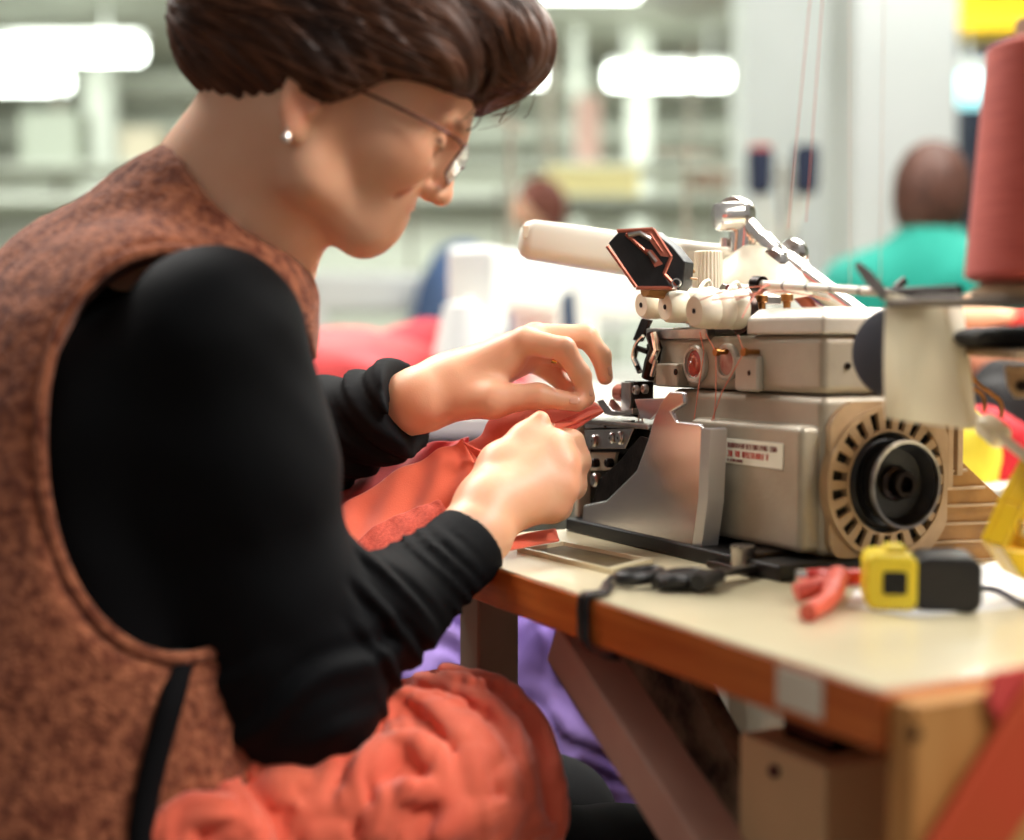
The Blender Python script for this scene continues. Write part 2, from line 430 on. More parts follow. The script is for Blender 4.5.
# yellow sign band / dark doorway at right
a = P(960, 26, 7.0); b = P(1110, -14, 7.0)
tag(obj('crane_beam', MB().box(a.x, b.x+1.2, 7.0, 7.2, a.z, b.z).box(a.x, b.x+1.2, 6.94, 7.26, b.z, b.z+.03).box(a.x, b.x+1.2, 6.94, 7.26, a.z-.03, a.z), M['yellow'], bevel=.01), 'yellow steel beam at the top right behind the thread cone', 'beam')
a = P(962, 140, 7.6); b = P(1100, 28, 7.6)
t = thing('dark_cupboard', 'dark navy cupboard below the yellow beam, right of the pillar', 'cupboard', ((a.x+b.x)/2, 7.6, 0))
W_ = (b.x-a.x)/2
nav = mat('navy_paint', (28, 34, 52), .6)
obj('body', MB().box(-W_, W_, 0, .4, 0, b.z), nav, t, bevel=.01)
for s in (-1, 1):
    d_ = obj('door', MB().box(min(s*.01, s*(W_-.01)), max(s*.01, s*(W_-.01)), -.02, 0, .05, b.z-.04), nav, t, bevel=.004)
    obj('handle', MB().cyl((s*.05, -.04, 1.0), (s*.05, -.04, 1.2), .01), M['steel'], d_)

# ------------------------------------------------------------------ background benches, machines, cloth, people
bench_m = mat('pale_bench_top', (226, 222, 208), .5)
def bench(x0, x1, y0, y1, z, lab):
    t = thing('workbench', lab, 'table', ((x0+x1)/2, (y0+y1)/2, 0), 0, 'workbenches of the hall')
    W_, D_ = (x1-x0)/2, (y1-y0)/2
    obj('tabletop', MB().box(-W_, W_, -D_, D_, z-.04, z), bench_m, t, bevel=.006)
    for sx in (-1, 1):
        for sy in (-1, 1):
            obj('leg', MB().box(sx*(W_-.06)-.02, sx*(W_-.06)+.02, sy*(D_-.06)-.02, sy*(D_-.06)+.02, 0, z-.04), M['greymetal'], t, bevel=.003)
bench(-1.35, .62, 2.5, 3.3, .80, 'pale workbench with red fabric and white machines behind the hands')
bench(-2.6, 1.0, 4.6, 5.4, .80, 'farther pale workbench in front of the person in blue')
bench(.45, 1.5, 3.7, 4.3, .80, 'pale workbench beyond the person in turquoise')

def cloth_pile(name, c, rad, m, lab, cat='fabric', seed=1, h=.012, amp=.02, fr=4, group=None, flat=None, creases=False):
    r = np.random.default_rng(seed); s = SDF(); c = Vector(c)
    s.ell(c, rad, k=.05)
    for i in range(14):
        a = Vector((r.uniform(-1, 1)*rad[0]*.9, r.uniform(-1, 1)*rad[1]*.9, r.uniform(-.2, .7)*rad[2]))
        b = a + Vector((r.uniform(-.6, .6)*rad[0], r.uniform(-.6, .6)*rad[1], -rad[2]*.4))
        s.cone(c+a, c+b, min(rad)*.28, min(rad)*.18, k=.025)
    s.post = (lambda p, d: d + amp*.35*smooth_noise(p, fr, seed) - .020*np.abs(np.sin(PI*(p@np.array([9., 4., 14.]) + 1.2*smooth_noise(p, 4, seed+1, 2))))) if creases else (lambda p, d: d + amp*.35*smooth_noise(p, fr, seed))
    if flat is not None:
        s.fn(lambda p: flat - p[:, 2], .01, 'i')
    v, f = s.mesh(c-Vector(rad)*1.35, c+Vector(rad)*1.35, h)
    return tag(obj(name, (v, f), m, origin=(c.x, c.y, c.z-rad[2])), lab, cat, group)
red = mat('bright_red_fabric', (222, 44, 58), .8, 0, (206, 30, 46), 5, sheen=.3)
pink = mat('coral_red_fabric', (240, 92, 92), .8, 0, (226, 70, 76), 5, sheen=.3)
lil = mat('lilac_fabric', (206, 176, 206), .8)
blu = mat('slate_blue_fabric', (104, 132, 176), .8, 0, (84, 112, 160), 5)
whi = mat('white_machine_paint', (236, 238, 232), .35)
c0 = P(352, 352, 2.7)
cloth_pile('red_fabric', (c0.x, 2.75, .87), (.20, .16, .08), pink, 'coral red heap of fabric on the bench, left part behind the forearm', seed=3, flat=.801, group='red fabrics on the bench')
c0 = P(412, 345, 2.7)
cloth_pile('red_fabric', (c0.x+.03, 2.85, .88), (.17, .15, .09), red, 'deep red heap of fabric on the bench, right of the coral red heap', seed=5, flat=.801, group='red fabrics on the bench')
c0 = P(462, 338, 2.5)
tag(obj('thread_cone', MB().lathe([(.045, -.04), (.055, -.03), (.035, .06), (.015, .065), (.015, .075)], (c0.x, 2.57, c0.z)), whi, origin=(c0.x, 2.57, c0.z-.04)), 'small white thread cone beside the deep red fabric', 'thread cone')

def bg_machine(x, y, z, rz, sc, lab, m):
    t = thing('sewing_machine', lab, 'sewing machine', (x, y, z), rz, 'white sewing machines on the benches')
    t.scale = (sc,)*3
    obj('bed', MB().box(-.25, .25, -.09, .09, 0, .04), m, t, bevel=.008)
    obj('upright', MB().box(.12, .22, -.06, .06, .04, .26), m, t, bevel=.02)
    obj('arm', MB().box(-.22, .22, -.055, .055, .2, .32), m, t, bevel=.025)
    obj('needle_head', MB().box(-.25, -.16, -.05, .05, .14, .32), m, t, bevel=.015)
    obj('needle_bar', MB().cyl((-.205, 0, .04), (-.205, 0, .16), .006), M['steel'], t)
    obj('handwheel', MB().lathe([(.02, 0), (.06, .005), (.065, .02), (.06, .035), (.02, .04)], (.22, 0, .26), (1, 0, 0)), M['greymetal'], t)
    st = obj('thread_stand', MB().cyl((.1, .05, .3), (.1, .05, .62), .006).box(.02, .18, .045, .055, .6, .61), M['greymetal'], t)
for (px, py, Y, rz, sc, lab) in [(515, 345, 2.85, 1.2, .95, 'white sewing machine right behind the far hand'),
                         (655, 345, 3.08, .3, .9, 'white sewing machine behind the fingertips and the guard'),
                         (380, 330, 4.9, .2, 1.15, 'white sewing machine on the far bench seen under the chin'),
                         (680, 330, 4.9, -.2, 1.15, 'white sewing machine on the far bench left of the lamp arm'),
                         (520, 330, 5.0, 1.7, 1.1, 'white sewing machine on the far bench beside the person in blue'),
                         (770, 330, 4.1, .3, 1.0, 'white sewing machine in front of the pillar, left of the turquoise shirt')]:
    p = P(px, py, Y); bg_machine(p.x, Y, .80, rz, sc, lab, whi)
# boxes and bobbins in the hall
carton = mat('pale_yellow_box', (236, 222, 160), .7); pch = mat('peach_box', (226, 170, 140), .7)
for (x0, x1, y0, y1, Y, m_, lab) in [(548, 640, 166, 196, 6.5, carton, 'pale yellow carton on the far shelf right of the blue person'),
                                     (700, 740, 170, 184, 6.8, mat('brown_box', (150, 118, 100), .7), 'small brown carton on the far shelf beside the pillar'),
                                     (576, 600, 96, 165, 9, mat('dusty_pink_cloth', (196, 160, 146), .8), 'tall dusty pink box standing on the far high rack'),
                                     (20, 78, 110, 165, 9, mat('grey_green_box', (170, 176, 160), .8), 'grey green crate on the far high rack at the upper left'),
                                     (120, 160, 128, 165, 9, mat('tan_box', (190, 180, 156), .8), 'tan carton on the far high rack above the shoulder')]:
    a = P(x0, y1, Y); b = P(x1, y0, Y)
    if a.z > 1.2:
        pass
    tag(obj('carton', MB().box(a.x, b.x, Y, Y+.3, a.z, b.z).box(a.x-.005, b.x+.005, Y-.005, Y+.305, b.z-.03, b.z), m_, bevel=.01, origin=(a.x, Y, a.z)), lab, 'box', 'cartons on the far shelves')
# far storage shelf carrying the cartons
t = thing('storage_shelf', 'tall pale storage rack running across the far hall', 'shelf', (0, 6.9, 0))
for zz in (.5, 1.1, P(0, 196, 6.5).z-.001):
    obj('shelf_board', MB().box(-4.2, 1.35, -.45, .45, zz-.03, zz), mat('shelf_paint', (190, 194, 180), .7), t)
for xx in (-4.2, -2.8, -1.2, .2, 1.3):
    obj('post', MB().box(xx-.02, xx+.02, .40, .44, 0, 2.4), M['greymetal'], t)
t = thing('high_rack', 'tall pale rack farther back at the upper left holding crates', 'shelf', (0, 9.15, 0))
zr = P(0, 165, 9).z
for zz in (.6, 1.3, zr-.001): obj('shelf_board', MB().box(-4.6, 1.2, -.3, .3, zz-.03, zz), mat('shelf_paint', (196, 200, 186), .7), t)
for xx in (-4.6, -3.0, -1.4, .2, 1.16): obj('post', MB().box(xx, xx+.04, .28, .32, 0, 2.9), M['greymetal'], t)
navy = mat('navy_thread', (30, 40, 66), .7)
for (px, py, lab) in [(760, 172, 'navy thread cone with a pink tip, left one on the pillar rack'), (806, 172, 'navy thread cone, right one on the pillar rack')]:
    c0 = P(px, py, 3.9)
    t = thing('thread_cone', lab, 'thread cone', (c0.x, c0.y, c0.z-.06), 0, 'navy thread cones on the rack')
    obj('thread', MB().lathe([(.02, 0), (.032, .01), (.036, .11), (.03, .118), (.012, .12)], (0, 0, 0)), navy, t)
    obj('tube', MB().lathe([(.03, .118), (.032, .13), (.02, .132)], (0, 0, 0)), M['redpale'] if px < 780 else navy, t)
c0 = P(783, 205, 3.9)
t = thing('thread_rack', 'thin pale rack with slanting arms carrying the navy cones', 'rack', (c0.x, 3.9, .8))
obj('post', MB().cyl((0, 0, 0), (0, 0, .62), .008), M['greymetal'], t)
obj('arm', MB().tube([(0, 0, .3), (-.06, 0, c0.z-.8+.02), (-.063, 0, P(760, 194, 3.9).z-.8)], .008), M['white'], t)
obj('arm', MB().tube([(0, 0, .4), (.063, 0, P(760, 194, 3.9).z-.8)], .008), M['white'], t)

def far_person(root_xy, zshift, headp, facing, shirt, hairm, lab, hunch=0, sw=.17):
    hx, hy, hz = headp
    t = thing('person', lab, 'person', (root_xy[0], root_xy[1], 0), 0)
    O = Vector((hx, hy, hz)); fw = Vector((math.cos(facing), math.sin(facing), 0)); lf = Vector((-fw.y, fw.x, 0)); up = Vector((0, 0, 1))
    R = np.array([list(fw), list(lf), list(up)]).T
    s = SDF(); s.ell(O, (.095, .075, .11), R, k=.02).ell(O+fw*.04-up*.03, (.05, .05, .075), R, k=.02)
    s.cone(O+fw*.09-up*.01, O+fw*.108-up*.03, .01, .013, k=.01)
    s.cone(O-up*.05, O-up*.2-fw*.03, .052, .055, k=.03)
    for sd in (-1, 1):
        sh = O - up*(.27-hunch) + lf*sd*sw; el = sh - up*.24 + fw*.10 + lf*sd*.05; wr = el + fw*.22 + up*.02 - lf*sd*.04
        s.ell(O+lf*sd*.076, (.018, .008, .03), R, k=.006)
        s.chain([sh, el, wr], [.042, .036, .024], k=.02)
        s.ell(wr+fw*.04, (.045, .035, .016), R, k=.02)
        for q in range(4): s.cone(wr+fw*.07+lf*(q-1.5)*.018, wr+fw*.12+lf*(q-1.5)*.02-up*.012, .009, .007, k=.006)
        s.cone(wr+fw*.03-lf*sd*.03, wr+fw*.08-lf*sd*.045, .01, .008, k=.008)
    s.ell(O-up*.42-fw*.03, (.09, .15, .22), R, k=.05)
    v, f = s.mesh(O-Vector((.5, .5, .8)), O+Vector((.5, .5, .2)), .0075)
    o = obj('body', (v, f), M['skin'], t, world=True); set_tint(o, np.ones((len(v), 3)))
    s = SDF(); s.ell(O-up*(.44-hunch*.5)-fw*.03, (.125, sw+.015, .26), R, k=.05).ell(O-up*(.28-hunch)-fw*.04, (.10, sw+.03, .11), R, k=.06)
    for sd in (-1, 1):
        sh = O - up*(.27-hunch) + lf*sd*sw; el = sh - up*.24 + fw*.10 + lf*sd*.05
        s.cone(sh, sh+(el-sh)*.75, .062, .055, k=.04)
    s.cone(O-up*(.19-hunch)-fw*.04, O-up*.30-fw*.03, .075, .09, k=.05)
    s.post = lambda p, d: d + .004*smooth_noise(p, 5, 4)
    v, f = s.mesh(O-Vector((.5, .5, .85)), O+Vector((.5, .5, .1)), .0095)
    obj('shirt', (v, f), shirt, t, world=True)
    s = SDF(); s.ell(O+up*.018-fw*.014, (.108, .088, .112), R, k=.02).ell(O-fw*.05-up*.03, (.06, .078, .08), R, k=.03)
    s.fn(lambda p: .2 - np.abs((p-A3(O+fw*.12-up*.03))@A3(fw))*0 - (np.sqrt(((p-A3(O+fw*.16-up*.05))**2).sum(1))-0)*0 - .2 + (.125 - np.sqrt(((p-A3(O+fw*.14-up*.07))**2).sum(1)))*-1*-1, .02, 's') if False else s.ell(O+fw*.11-up*.07, (.10, .075, .11), R, k=.02, op='s')
    s.post = lambda p, d: d + .002*smooth_noise(p*np.array([1, 1, .3]), 30, 4)
    v, f = s.mesh(O-Vector((.2, .2, .25)), O+Vector((.2, .2, .2)), .006)
    o = obj('hair', (v, f), hairm, t, world=True); set_tint(o, np.ones((len(v), 3)))
    if False:
        obj('cap', MB().lathe([(.115, -.01), (.118, .03), (.1, .09), (.05, .125), (.001, .132)], O+up*.01, up, 24), shirt, t, world=True)
    s = SDF()
    for sd in (-1, 1):
        hp = Vector((O.x, O.y, .52))-fw*.02+lf*sd*.09; kn = hp+fw*.42+lf*sd*.03; kn.z = .52; an = kn - up*.43
        s.chain([hp, kn, an], [.085, .065, .045], k=.04); s.cone(an-up*.02, an+fw*.14-up*.04, .04, .032, k=.02)
    v, f = s.mesh(Vector((O.x-.7, O.y-.7, 0)), Vector((O.x+.7, O.y+.7, .66)), .016)
    obj('trousers', (v, f), M['denim'], t, world=True)
    st = thing('stool', 'plain round stool under the '+lab.split(' in ')[0]+' in '+lab.split(' in ')[1].split(',')[0], 'stool', (O.x-fw.x*.02, O.y-fw.y*.02, 0))
    obj('seat', MB().lathe([(.16, .40), (.17, .41), (.17, .435), (.15, .44)], (0, 0, 0)), M['black'], st)
    for k in range(4):
        a_ = k*PI/2+.4; obj('leg', MB().cyl((math.cos(a_)*.12, math.sin(a_)*.12, .40), (math.cos(a_)*.17, math.sin(a_)*.17, 0), .012), M['greymetal'], st)
teal = mat('turquoise_cotton', (16, 166, 148), .8, 0, (12, 152, 134), 3, sheen=.2)
bluw = mat('blue_work_cotton', (96, 124, 172), .8)
hp = P(934, 197, 3.35)
far_person((hp.x, hp.y), 0, hp, math.radians(62), teal, mat('reddish_brown_hair', (96, 56, 40), .6, 0, (66, 38, 28), 60, attr='tint'), 'seated person in a turquoise shirt, seen from behind with short brown hair', hunch=.075, sw=.20)
hp = P(538, 208, 5.9)
far_person((hp.x, hp.y), 0, hp, math.radians(200), bluw, mat('auburn_hair', (130, 70, 54), .6, attr='tint'), 'distant seated person in blue workwear with auburn hair, behind the white machines')
# navy/blue garments between chin and machine
c0 = P(460, 268, 4.75)
cloth_pile('blue_fabric', (c0.x, 4.75, 1.03), (.15, .12, .24), blu, 'slate blue heap of fabric on the far bench under the chin', seed=12, flat=.801)
c0 = P(566, 316, 2.9)
tag(obj('navy_cloth', MB().prism([P(561, 296, 2.72), P(574, 290, 2.72), P(578, 330, 2.72), P(562, 342, 2.72)], (0, .03, 0)), mat('dusty_navy', (70, 86, 110), .8), bevel=.004, origin=P(568, 342, 2.72)), 'small dusty navy cloth hanging at the white machine behind the fingers', 'cloth')
# colourful goods right of the machine
cloth_pile('striped_garment', P(985, 462, 1.75), (.05, .06, .07), mat('red_cotton', (206, 28, 40), .8), 'red garment heap behind the yellow plastic holder', seed=21, h=.006, amp=.006, fr=9)
cloth_pile('yellow_garment', P(966, 470, 1.72), (.032, .05, .075), mat('lemon_cotton', (240, 216, 60), .8), 'lemon yellow garment beside the red garment heap', seed=22, h=.006, amp=.006, fr=9)
cloth_pile('black_garment', P(1012, 425, 1.9), (.07, .08, .09), mat('black_cotton', (18, 14, 14), .8), 'black garment heap behind the bare wire hooks', seed=23, h=.007, amp=.006, fr=9)
cloth_pile('tan_garment', P(968, 372, 2.1), (.10, .10, .06), mat('terracotta_cotton', (196, 124, 92), .8, 0, (180, 106, 78), 6), 'terracotta folded garment under the black felt plate', seed=24, h=.008, amp=.006, fr=9)
cloth_pile('peach_fabric', P(962, 322, 2.25), (.085, .10, .035), mat('peach_cotton', (226, 178, 138), .8), 'peach folded fabric seen between the cone plate and the black felt plate', seed=26, h=.008, amp=.005, fr=9)
cloth_pile('red_garment', P(1030, 335, 2.2), (.05, .08, .045), mat('scarlet_cotton', (206, 52, 40), .8), 'small scarlet garment at the right edge beside the peach fabric', seed=27, h=.008, amp=.005, fr=9)
bench(.50, 1.3, 1.62, 2.4, .76, 'pale workbench just beyond the overlock carrying folded garments')
# lilac heap under the table
lila = mat('lilac_purple_fabric', (140, 116, 178), .85, 0, (112, 86, 156), 7)
for (px, py, Y, rad, lab, sd) in [(470, 650, 2.0, (.20, .14, .10), 'lilac heap of fabric under the table, the left upper part', 31), (590, 700, 1.95, (.17, .16, .15), 'purple heap of fabric under the table beside the slanting leg', 33),
                              (520, 640, 2.25, (.2, .14, .14), 'lilac fabric heap under the table, farthest back', 35)]:
    c0 = P(px, py, Y); cloth_pile('lilac_fabric', c0, rad, lila, lab, seed=sd, h=.007, amp=.035, fr=8, creases=True, group='lilac fabrics under the table')
c0 = P(560, 745, 1.95)
t = thing('crate', 'dark low crate holding the lilac fabrics under the table', 'crate', (c0.x-.06, 2.05, 0))
zc = c0.z-.01
dk = mat('dark_crate', (30, 24, 24), .7)
obj('base', MB().box(-.36, .34, -.22, .34, 0, .03), dk, t)
for (x0, x1, y0, y1) in [(-.36, .34, -.22, -.2), (-.36, .34, .32, .34), (-.36, -.34, -.22, .34), (.32, .34, -.22, .34)]:
    obj('side_panel', MB().box(x0, x1, y0, y1, .03, zc), dk, t, bevel=.003)
obj('deck', MB().box(-.34, .32, -.2, .32, zc-.06, zc-.04), dk, t)

# ------------------------------------------------------------------ work table
T = thing('work_table', 'cream topped sewing table with orange-brown wooden edge carrying the overlock machine', 'table', (M0.x, M0.y, 0), ANG)
C0 = PZ(880, 690, TZ); d = C0 - M0; tx0 = d.dot(VX); ty0 = d.dot(VY)
TX1, TY1 = .40, .30+.02; TH = .032
print('table corner', tx0, ty0)
# rounded near corner
rc = .004
out = [(tx0+rc*(1-math.cos(a)), ty0+rc*(1-math.sin(a))) for a in [PI/2*(1-k/5) for k in range(6)]]
outl = [(tx0, TY1), (tx0, ty0+rc)] + [(tx0+rc-rc*math.cos(k*PI/10), ty0+rc-rc*math.sin(k*PI/10)) for k in range(1, 6)] + [(TX1, ty0), (TX1, TY1)]
obj('core_board', MB().prism([(x, y, TZ-.001) for x, y in outl], (0, 0, -TH+.001)), M['wood'], T, bevel=.002)
obj('laminate_top', MB().prism([(x*1.0+.0015*(1 if x < 0 else -1), y+.0015*(1 if y < 0 else -1), TZ) for x, y in outl], (0, 0, -.001)), M['laminate'], T)
# paper label on the edge
a = mX(778, 668, tx0); b = mX(823, 712, tx0)
obj('paper_label', MB().box(tx0-.0012, tx0, b.y, a.y, TZ-.026, TZ-.004), M['paper'], T, bevel=.0004)
# end board under the near end
eb = obj('end_board', MB().prism([(tx0+.006, ty0-.018, TZ-.004), (tx0+.30, ty0-.018, TZ-.004), (tx0+.30, ty0-.018, .05), (tx0-.006, ty0-.018, .05)], (0, .0175, 0)), M['plywood'], T, bevel=.002)
e1 = mY(832-2, 700, ty0)
c1 = mY(914, 734, ty0-.018)
obj('screw', MB().lathe([(.004, 0), (.0035, .0015), (.001, .002)], (c1.x, ty0-.018, c1.z+TZ), (0, -1, 0), 12), M['darksteel'], eb)
# metal frame: legs, diagonal braces
def leg(px, py, x, y, w=.045):
    obj('leg', MB().box(x-w/2, x+w/2, y-w/2, y+w/2, .03, TZ-TH), M['greymetal'], T, bevel=.003)
g = mX(489, 650, tx0+.06)
leg(0, 0, tx0+.06, g.y, .04)
g2 = mX(732, 730, .26)
leg(0, 0, .26, g2.y, .028)
leg(0, 0, .30, .36, .04); leg(0, 0, .30, ty0+.08, .04)
# diagonal
xs = tx0+.035
p0 = mX(572, 640, xs); p1 = mX(745, 905, xs)
di = (p1-p0).normalized()
obj('slanting_leg', MB().beam(Vector((xs, p0.y, p0.z+TZ)), Vector((xs, p1.y, p1.z+TZ)) + di*.28, .004*9, .034, (1, 0, 0)), M['legmetal'], T, bevel=.002)
xs = tx0+.13
p0 = mX(640, 650, xs); p1 = mX(775, 905, xs)
di = (p1-p0).normalized()
obj('slanting_board', MB().beam(Vector((xs, p0.y, p0.z+TZ))-di*.02, Vector((xs, p1.y, p1.z+TZ)) + di*.25, .02, .10, (1, 0, 0)), M['speckled'], T, bevel=.002)
obj('clamp', MB().cyl((xs-.03, mX(665, 690, xs-.03).y, TZ-TH-.02), (xs-.03, mX(690, 700, xs-.03).y, TZ-TH-.02), .016), M['black'], T)
obj('foot_rail', MB().box(tx0+.02, .32, g.y-.02, g.y+.02, 0, .03).box(tx0+.02, .32, ty0+.06, ty0+.10, 0, .03), M['greymetal'], T, bevel=.003)
# orange band across the end board, pink cloth behind it
q0 = mY(1062, 690, ty0-.0265); q1 = mY(950, 872, ty0-.0265)
tag(obj('fabric_band', MB().beam(L2W(q0.x, ty0-.0265, q0.z), L2W(q1.x, ty0-.0265, q1.z), .045, .006, VX), mat('orange_brown_band', (190, 82, 30), .7, 0, (200, 72, 36), 7), bevel=.002, origin=L2W(q0.x, ty0-.0265, q0.z)), 'orange-brown band slanting across the plywood end of the table', 'band')
q0 = mY(992, 672, ty0-.0200); q1 = mY(1060, 745, ty0-.0200)
tag(obj('pink_cloth', MB().prism([L2W(q0.x, ty0-.0188, q0.z), L2W(q1.x, ty0-.0188, q0.z+.002), L2W(q1.x, ty0-.0188, q1.z), L2W(q0.x+.008, ty0-.0188, q1.z+.01), L2W(q0.x-.004, ty0-.0188, q1.z+.03)], -VY*.003), mat('pink_red_cloth', (214, 76, 70), .8), bevel=.001, origin=L2W(q0.x, ty0-.02, q0.z)), 'small pink-red cloth hanging at the plywood table end, under the table top', 'cloth')
# control box hanging below the top
ccy = mX(825, 790, tx0+.05)
bx0 = tx0+.05; by0 = ccy.y; by1 = mX(738, 790, bx0).y; bzt = mX(800, 757, bx0).z
B_ = thing('control_box', 'beige metal control box hanging under the table top', 'control box', L2W(bx0, by0, bzt-.2), ANG)
obj('body', MB().box(0, .17, 0, by1-by0, -.12, .2), M['beigebox'], B_, bevel=.003)
obj('bracket', MB().box(.02, .15, .02, by1-by0-.02, .2, -bzt+.2-TH), M['darksteel'], B_)
c1 = mX(776, 771, bx0)
obj('knob', MB().lathe([(.004, 0), (.004, .003), (.002, .005)], (0, c1.y-by0, c1.z-bzt+.2), (-1, 0, 0), 16), mat('maroon_knob', (84, 34, 30), .4), B_)
# ------------------------------------------------------------------ overlock machine
OM = thing('overlock_machine', 'grey industrial overlock sewing machine with slotted fan ring on the table', 'sewing machine', M0, ANG)
def scr(g, c, ax, r=.004, h=.003, slot=True, parent=OM, m=None):
    o = obj('screw', MB().lathe([(r, 0), (r, h*.7), (r*.8, h), (r*.25, h), (r*.2, h*.6)], c, ax, 16), m or M['steel'], parent); return o
zs = .135    # seam height
aL = mX(655, 360).y       # far end of head
W2 = .125
print('head length', aL)
obj('bed_plate', MB().box(-.048, W2+.005, -.012, .31, 0, .012), M['black'], OM, bevel=.002)
# lower body
obj('body_casting', MB().box(0, W2, 0, .21, .012, zs-.0008), M['casting'], OM, bevel=.008, seg=3)
# casing box with label
cz0 = mX(715, 545, -.014).z; cz1 = mX(740, 421, -.014).z
ca0 = mX(803, 500, -.014).y; ca1 = mX(690, 500, -.014).y
CB = obj('belt_casing', MB().box(-.016, .02, ca0, ca1, max(cz0, .016), cz1), M['casting'], OM, bevel=.006, seg=3)
a = mX(726, 438, -.0165); b = mX(783, 470, -.0165)
LB = obj('rating_label', MB().box(-.0168, -.0158, b.y, a.y, b.z, a.z), M['paper'], OM, bevel=.0006)
def text_marks():
    rt = random.Random(4); yl, yr_ = a.y-.003, b.y+.004; zt_, H_ = a.z, a.z-b.z
    for (f0, h_, m_, x1_, nm) in [(.16, .20, M['printdark'], .92, 'print_line'), (.47, .24, M['printing'], .76, 'print_line'), (.80, .12, M['printdark'], .30, 'print_line')]:
        g = MB(); y_ = yl; z1_ = zt_-f0*H_; hh = h_*H_; end = yl+(yr_-yl)*x1_; xs_ = -.01705
        while y_ > end:
            w_ = hh*.55; st_ = hh*.15
            for k_ in rt.sample(range(6), 4):
                if k_ == 0: g.box(xs_, xs_+.0003, y_-st_, y_, z1_-hh, z1_)
                elif k_ == 1: g.box(xs_, xs_+.0003, y_-w_, y_-w_+st_, z1_-hh, z1_)
                elif k_ == 2: g.box(xs_, xs_+.0003, y_-w_, y_, z1_-st_, z1_)
                elif k_ == 3: g.box(xs_, xs_+.0003, y_-w_, y_, z1_-hh, z1_-hh+st_)
                elif k_ == 4: g.box(xs_, xs_+.0003, y_-w_, y_, z1_-hh*.58, z1_-hh*.42)
                else: g.box(xs_, xs_+.0003, y_-w_*.58, y_-w_*.42, z1_-hh, z1_)
            y_ -= w_*1.35 * (1.8 if rt.random() < .15 else 1)
        obj(nm, g, m_, LB)
text_marks()
for px, py in ((812, 451), (812, 525)):
    c = mX(px, py, 0); scr(None, (-.0005, c.y, c.z), (-1, 0, 0), .0042, .003, m=M['darksteel'])
c = mX(813, 500, 0)
obj('brass_fitting', MB().box(-.002, 0, c.y-.003, c.y+.003, c.z-.008, c.z+.008), M['brass'], OM, bevel=.001)
# head
obj('head_casting', MB().box(0, W2, 0, aL, zs, .1795), M['casting'], OM, bevel=.007, seg=3)
# lid: chamfered block
l1 = mX(749, 325).y
def lidring(x0, x1, y0, y1, z): return [(x0, y0, z), (x1, y0, z), (x1, y1, z), (x0, y1, z)]
lr = [lidring(-.003, W2+.003, -.003, l1, .180), lidring(-.003, W2+.003, -.003, l1, .1925), lidring(.006, W2-.006, .008, l1-.004, .2005)]
g = MB(); vs = [p for r_ in lr for p in r_]
g.add(vs, [(0, 1, 5, 4)[::-1][::-1], (1, 2, 6, 5), (2, 3, 7, 6), (3, 0, 4, 7), (4, 5, 9, 8), (5, 6, 10, 9), (6, 7, 11, 10), (7, 4, 8, 11), (8, 9, 10, 11), (3, 2, 1, 0)])
obj('lid', g, M['lid'], OM, bevel=.0025, seg=3)
obj('top_deck', MB().box(.015, W2-.01, l1+.002, aL-.004, .1795, .188), M['steel'], OM, bevel=.003)
c = mY(847, 366, 0); scr(None, (c.x, -.0005, c.z), (0, -1, 0), .0028, .0015, m=M['darksteel'])
# brow tab and boss of the head front (relief with hole)
a1 = mX(662, 362, -.003); b1 = mX(684, 392, -.003)
obj('mounting_tab', MB().box(-.010, .002, b1.y, a1.y, b1.z+.004, a1.z-.001), M['casting'], OM, bevel=.002)
c = mX(675, 372, -.011); scr(None, (-.010, c.y, c.z), (-1, 0, 0), .0028, .001, m=M['darksteel'])
a1 = mX(737, 356, -.003); b1 = mX(760, 392, -.003)
obj('side_boss', MB().box(-.006, .002, b1.y, a1.y, b1.z, a1.z), M['lid'], OM, bevel=.003)
c = mX(749, 373, -.006); scr(None, (-.0055, c.y, c.z), (-1, 0, 0), .0022, .001, m=M['darksteel'])
# oil sights
for px, py, r in ((697, 364, .0125), (729, 362, .0115)):
    c = mX(px, py, 0)
    s_ = obj('oil_sight', MB().lathe([(r*1.32, 0), (r*1.32, .003), (r*1.2, .0045), (r, .0045), (r, .002)], (0, c.y, c.z), (-1, 0, 0), 32), M['lid'], OM)
    obj('sight_glass', MB().lathe([(r, .0015), (r*.8, .003), (r*.4, .004), (.0001, .0042)], (0, c.y, c.z), (-1, 0, 0), 32), M['red_glass'] if px < 700 else mat('pink_sight', (206, 160, 146), .2, 0, (180, 110, 100), 90), s_)
for px, py in ((718, 352), (746, 352)):
    c = mX(px, py, -.012); obj('thread_eyelet', MB().cyl((0, c.y, c.z), (-.013, c.y, c.z), .0022, seg=12).lathe([(.0035, 0), (.0035, .003)], (-.012, c.y, c.z), (-1, 0, 0), 12), M['brass'], OM)
# threads running over the head front
g = MB()
for pts in ([(700, 332), (704, 352), (699, 385), (694, 420)], [(738, 335), (744, 352), (722, 392), (712, 420)], [(706, 334), (716, 352), (716, 392), (714, 420)]):
    g.tube([mX(px, py, -.014 if i else -.02) for i, (px, py) in enumerate(pts)], .0005, 5)
obj('thread', g, M['thread'], OM)

# handwheel side: fan ring plate, hub, handwheel
pc = mY(884, 482, -.004); RO = .0565; RI = .0385
print('pulley', pc)
def ring_pt(r, a_, y): return (pc.x+r*math.cos(a_), y, pc.z+r*math.sin(a_))
nsl = 22
g = MB()
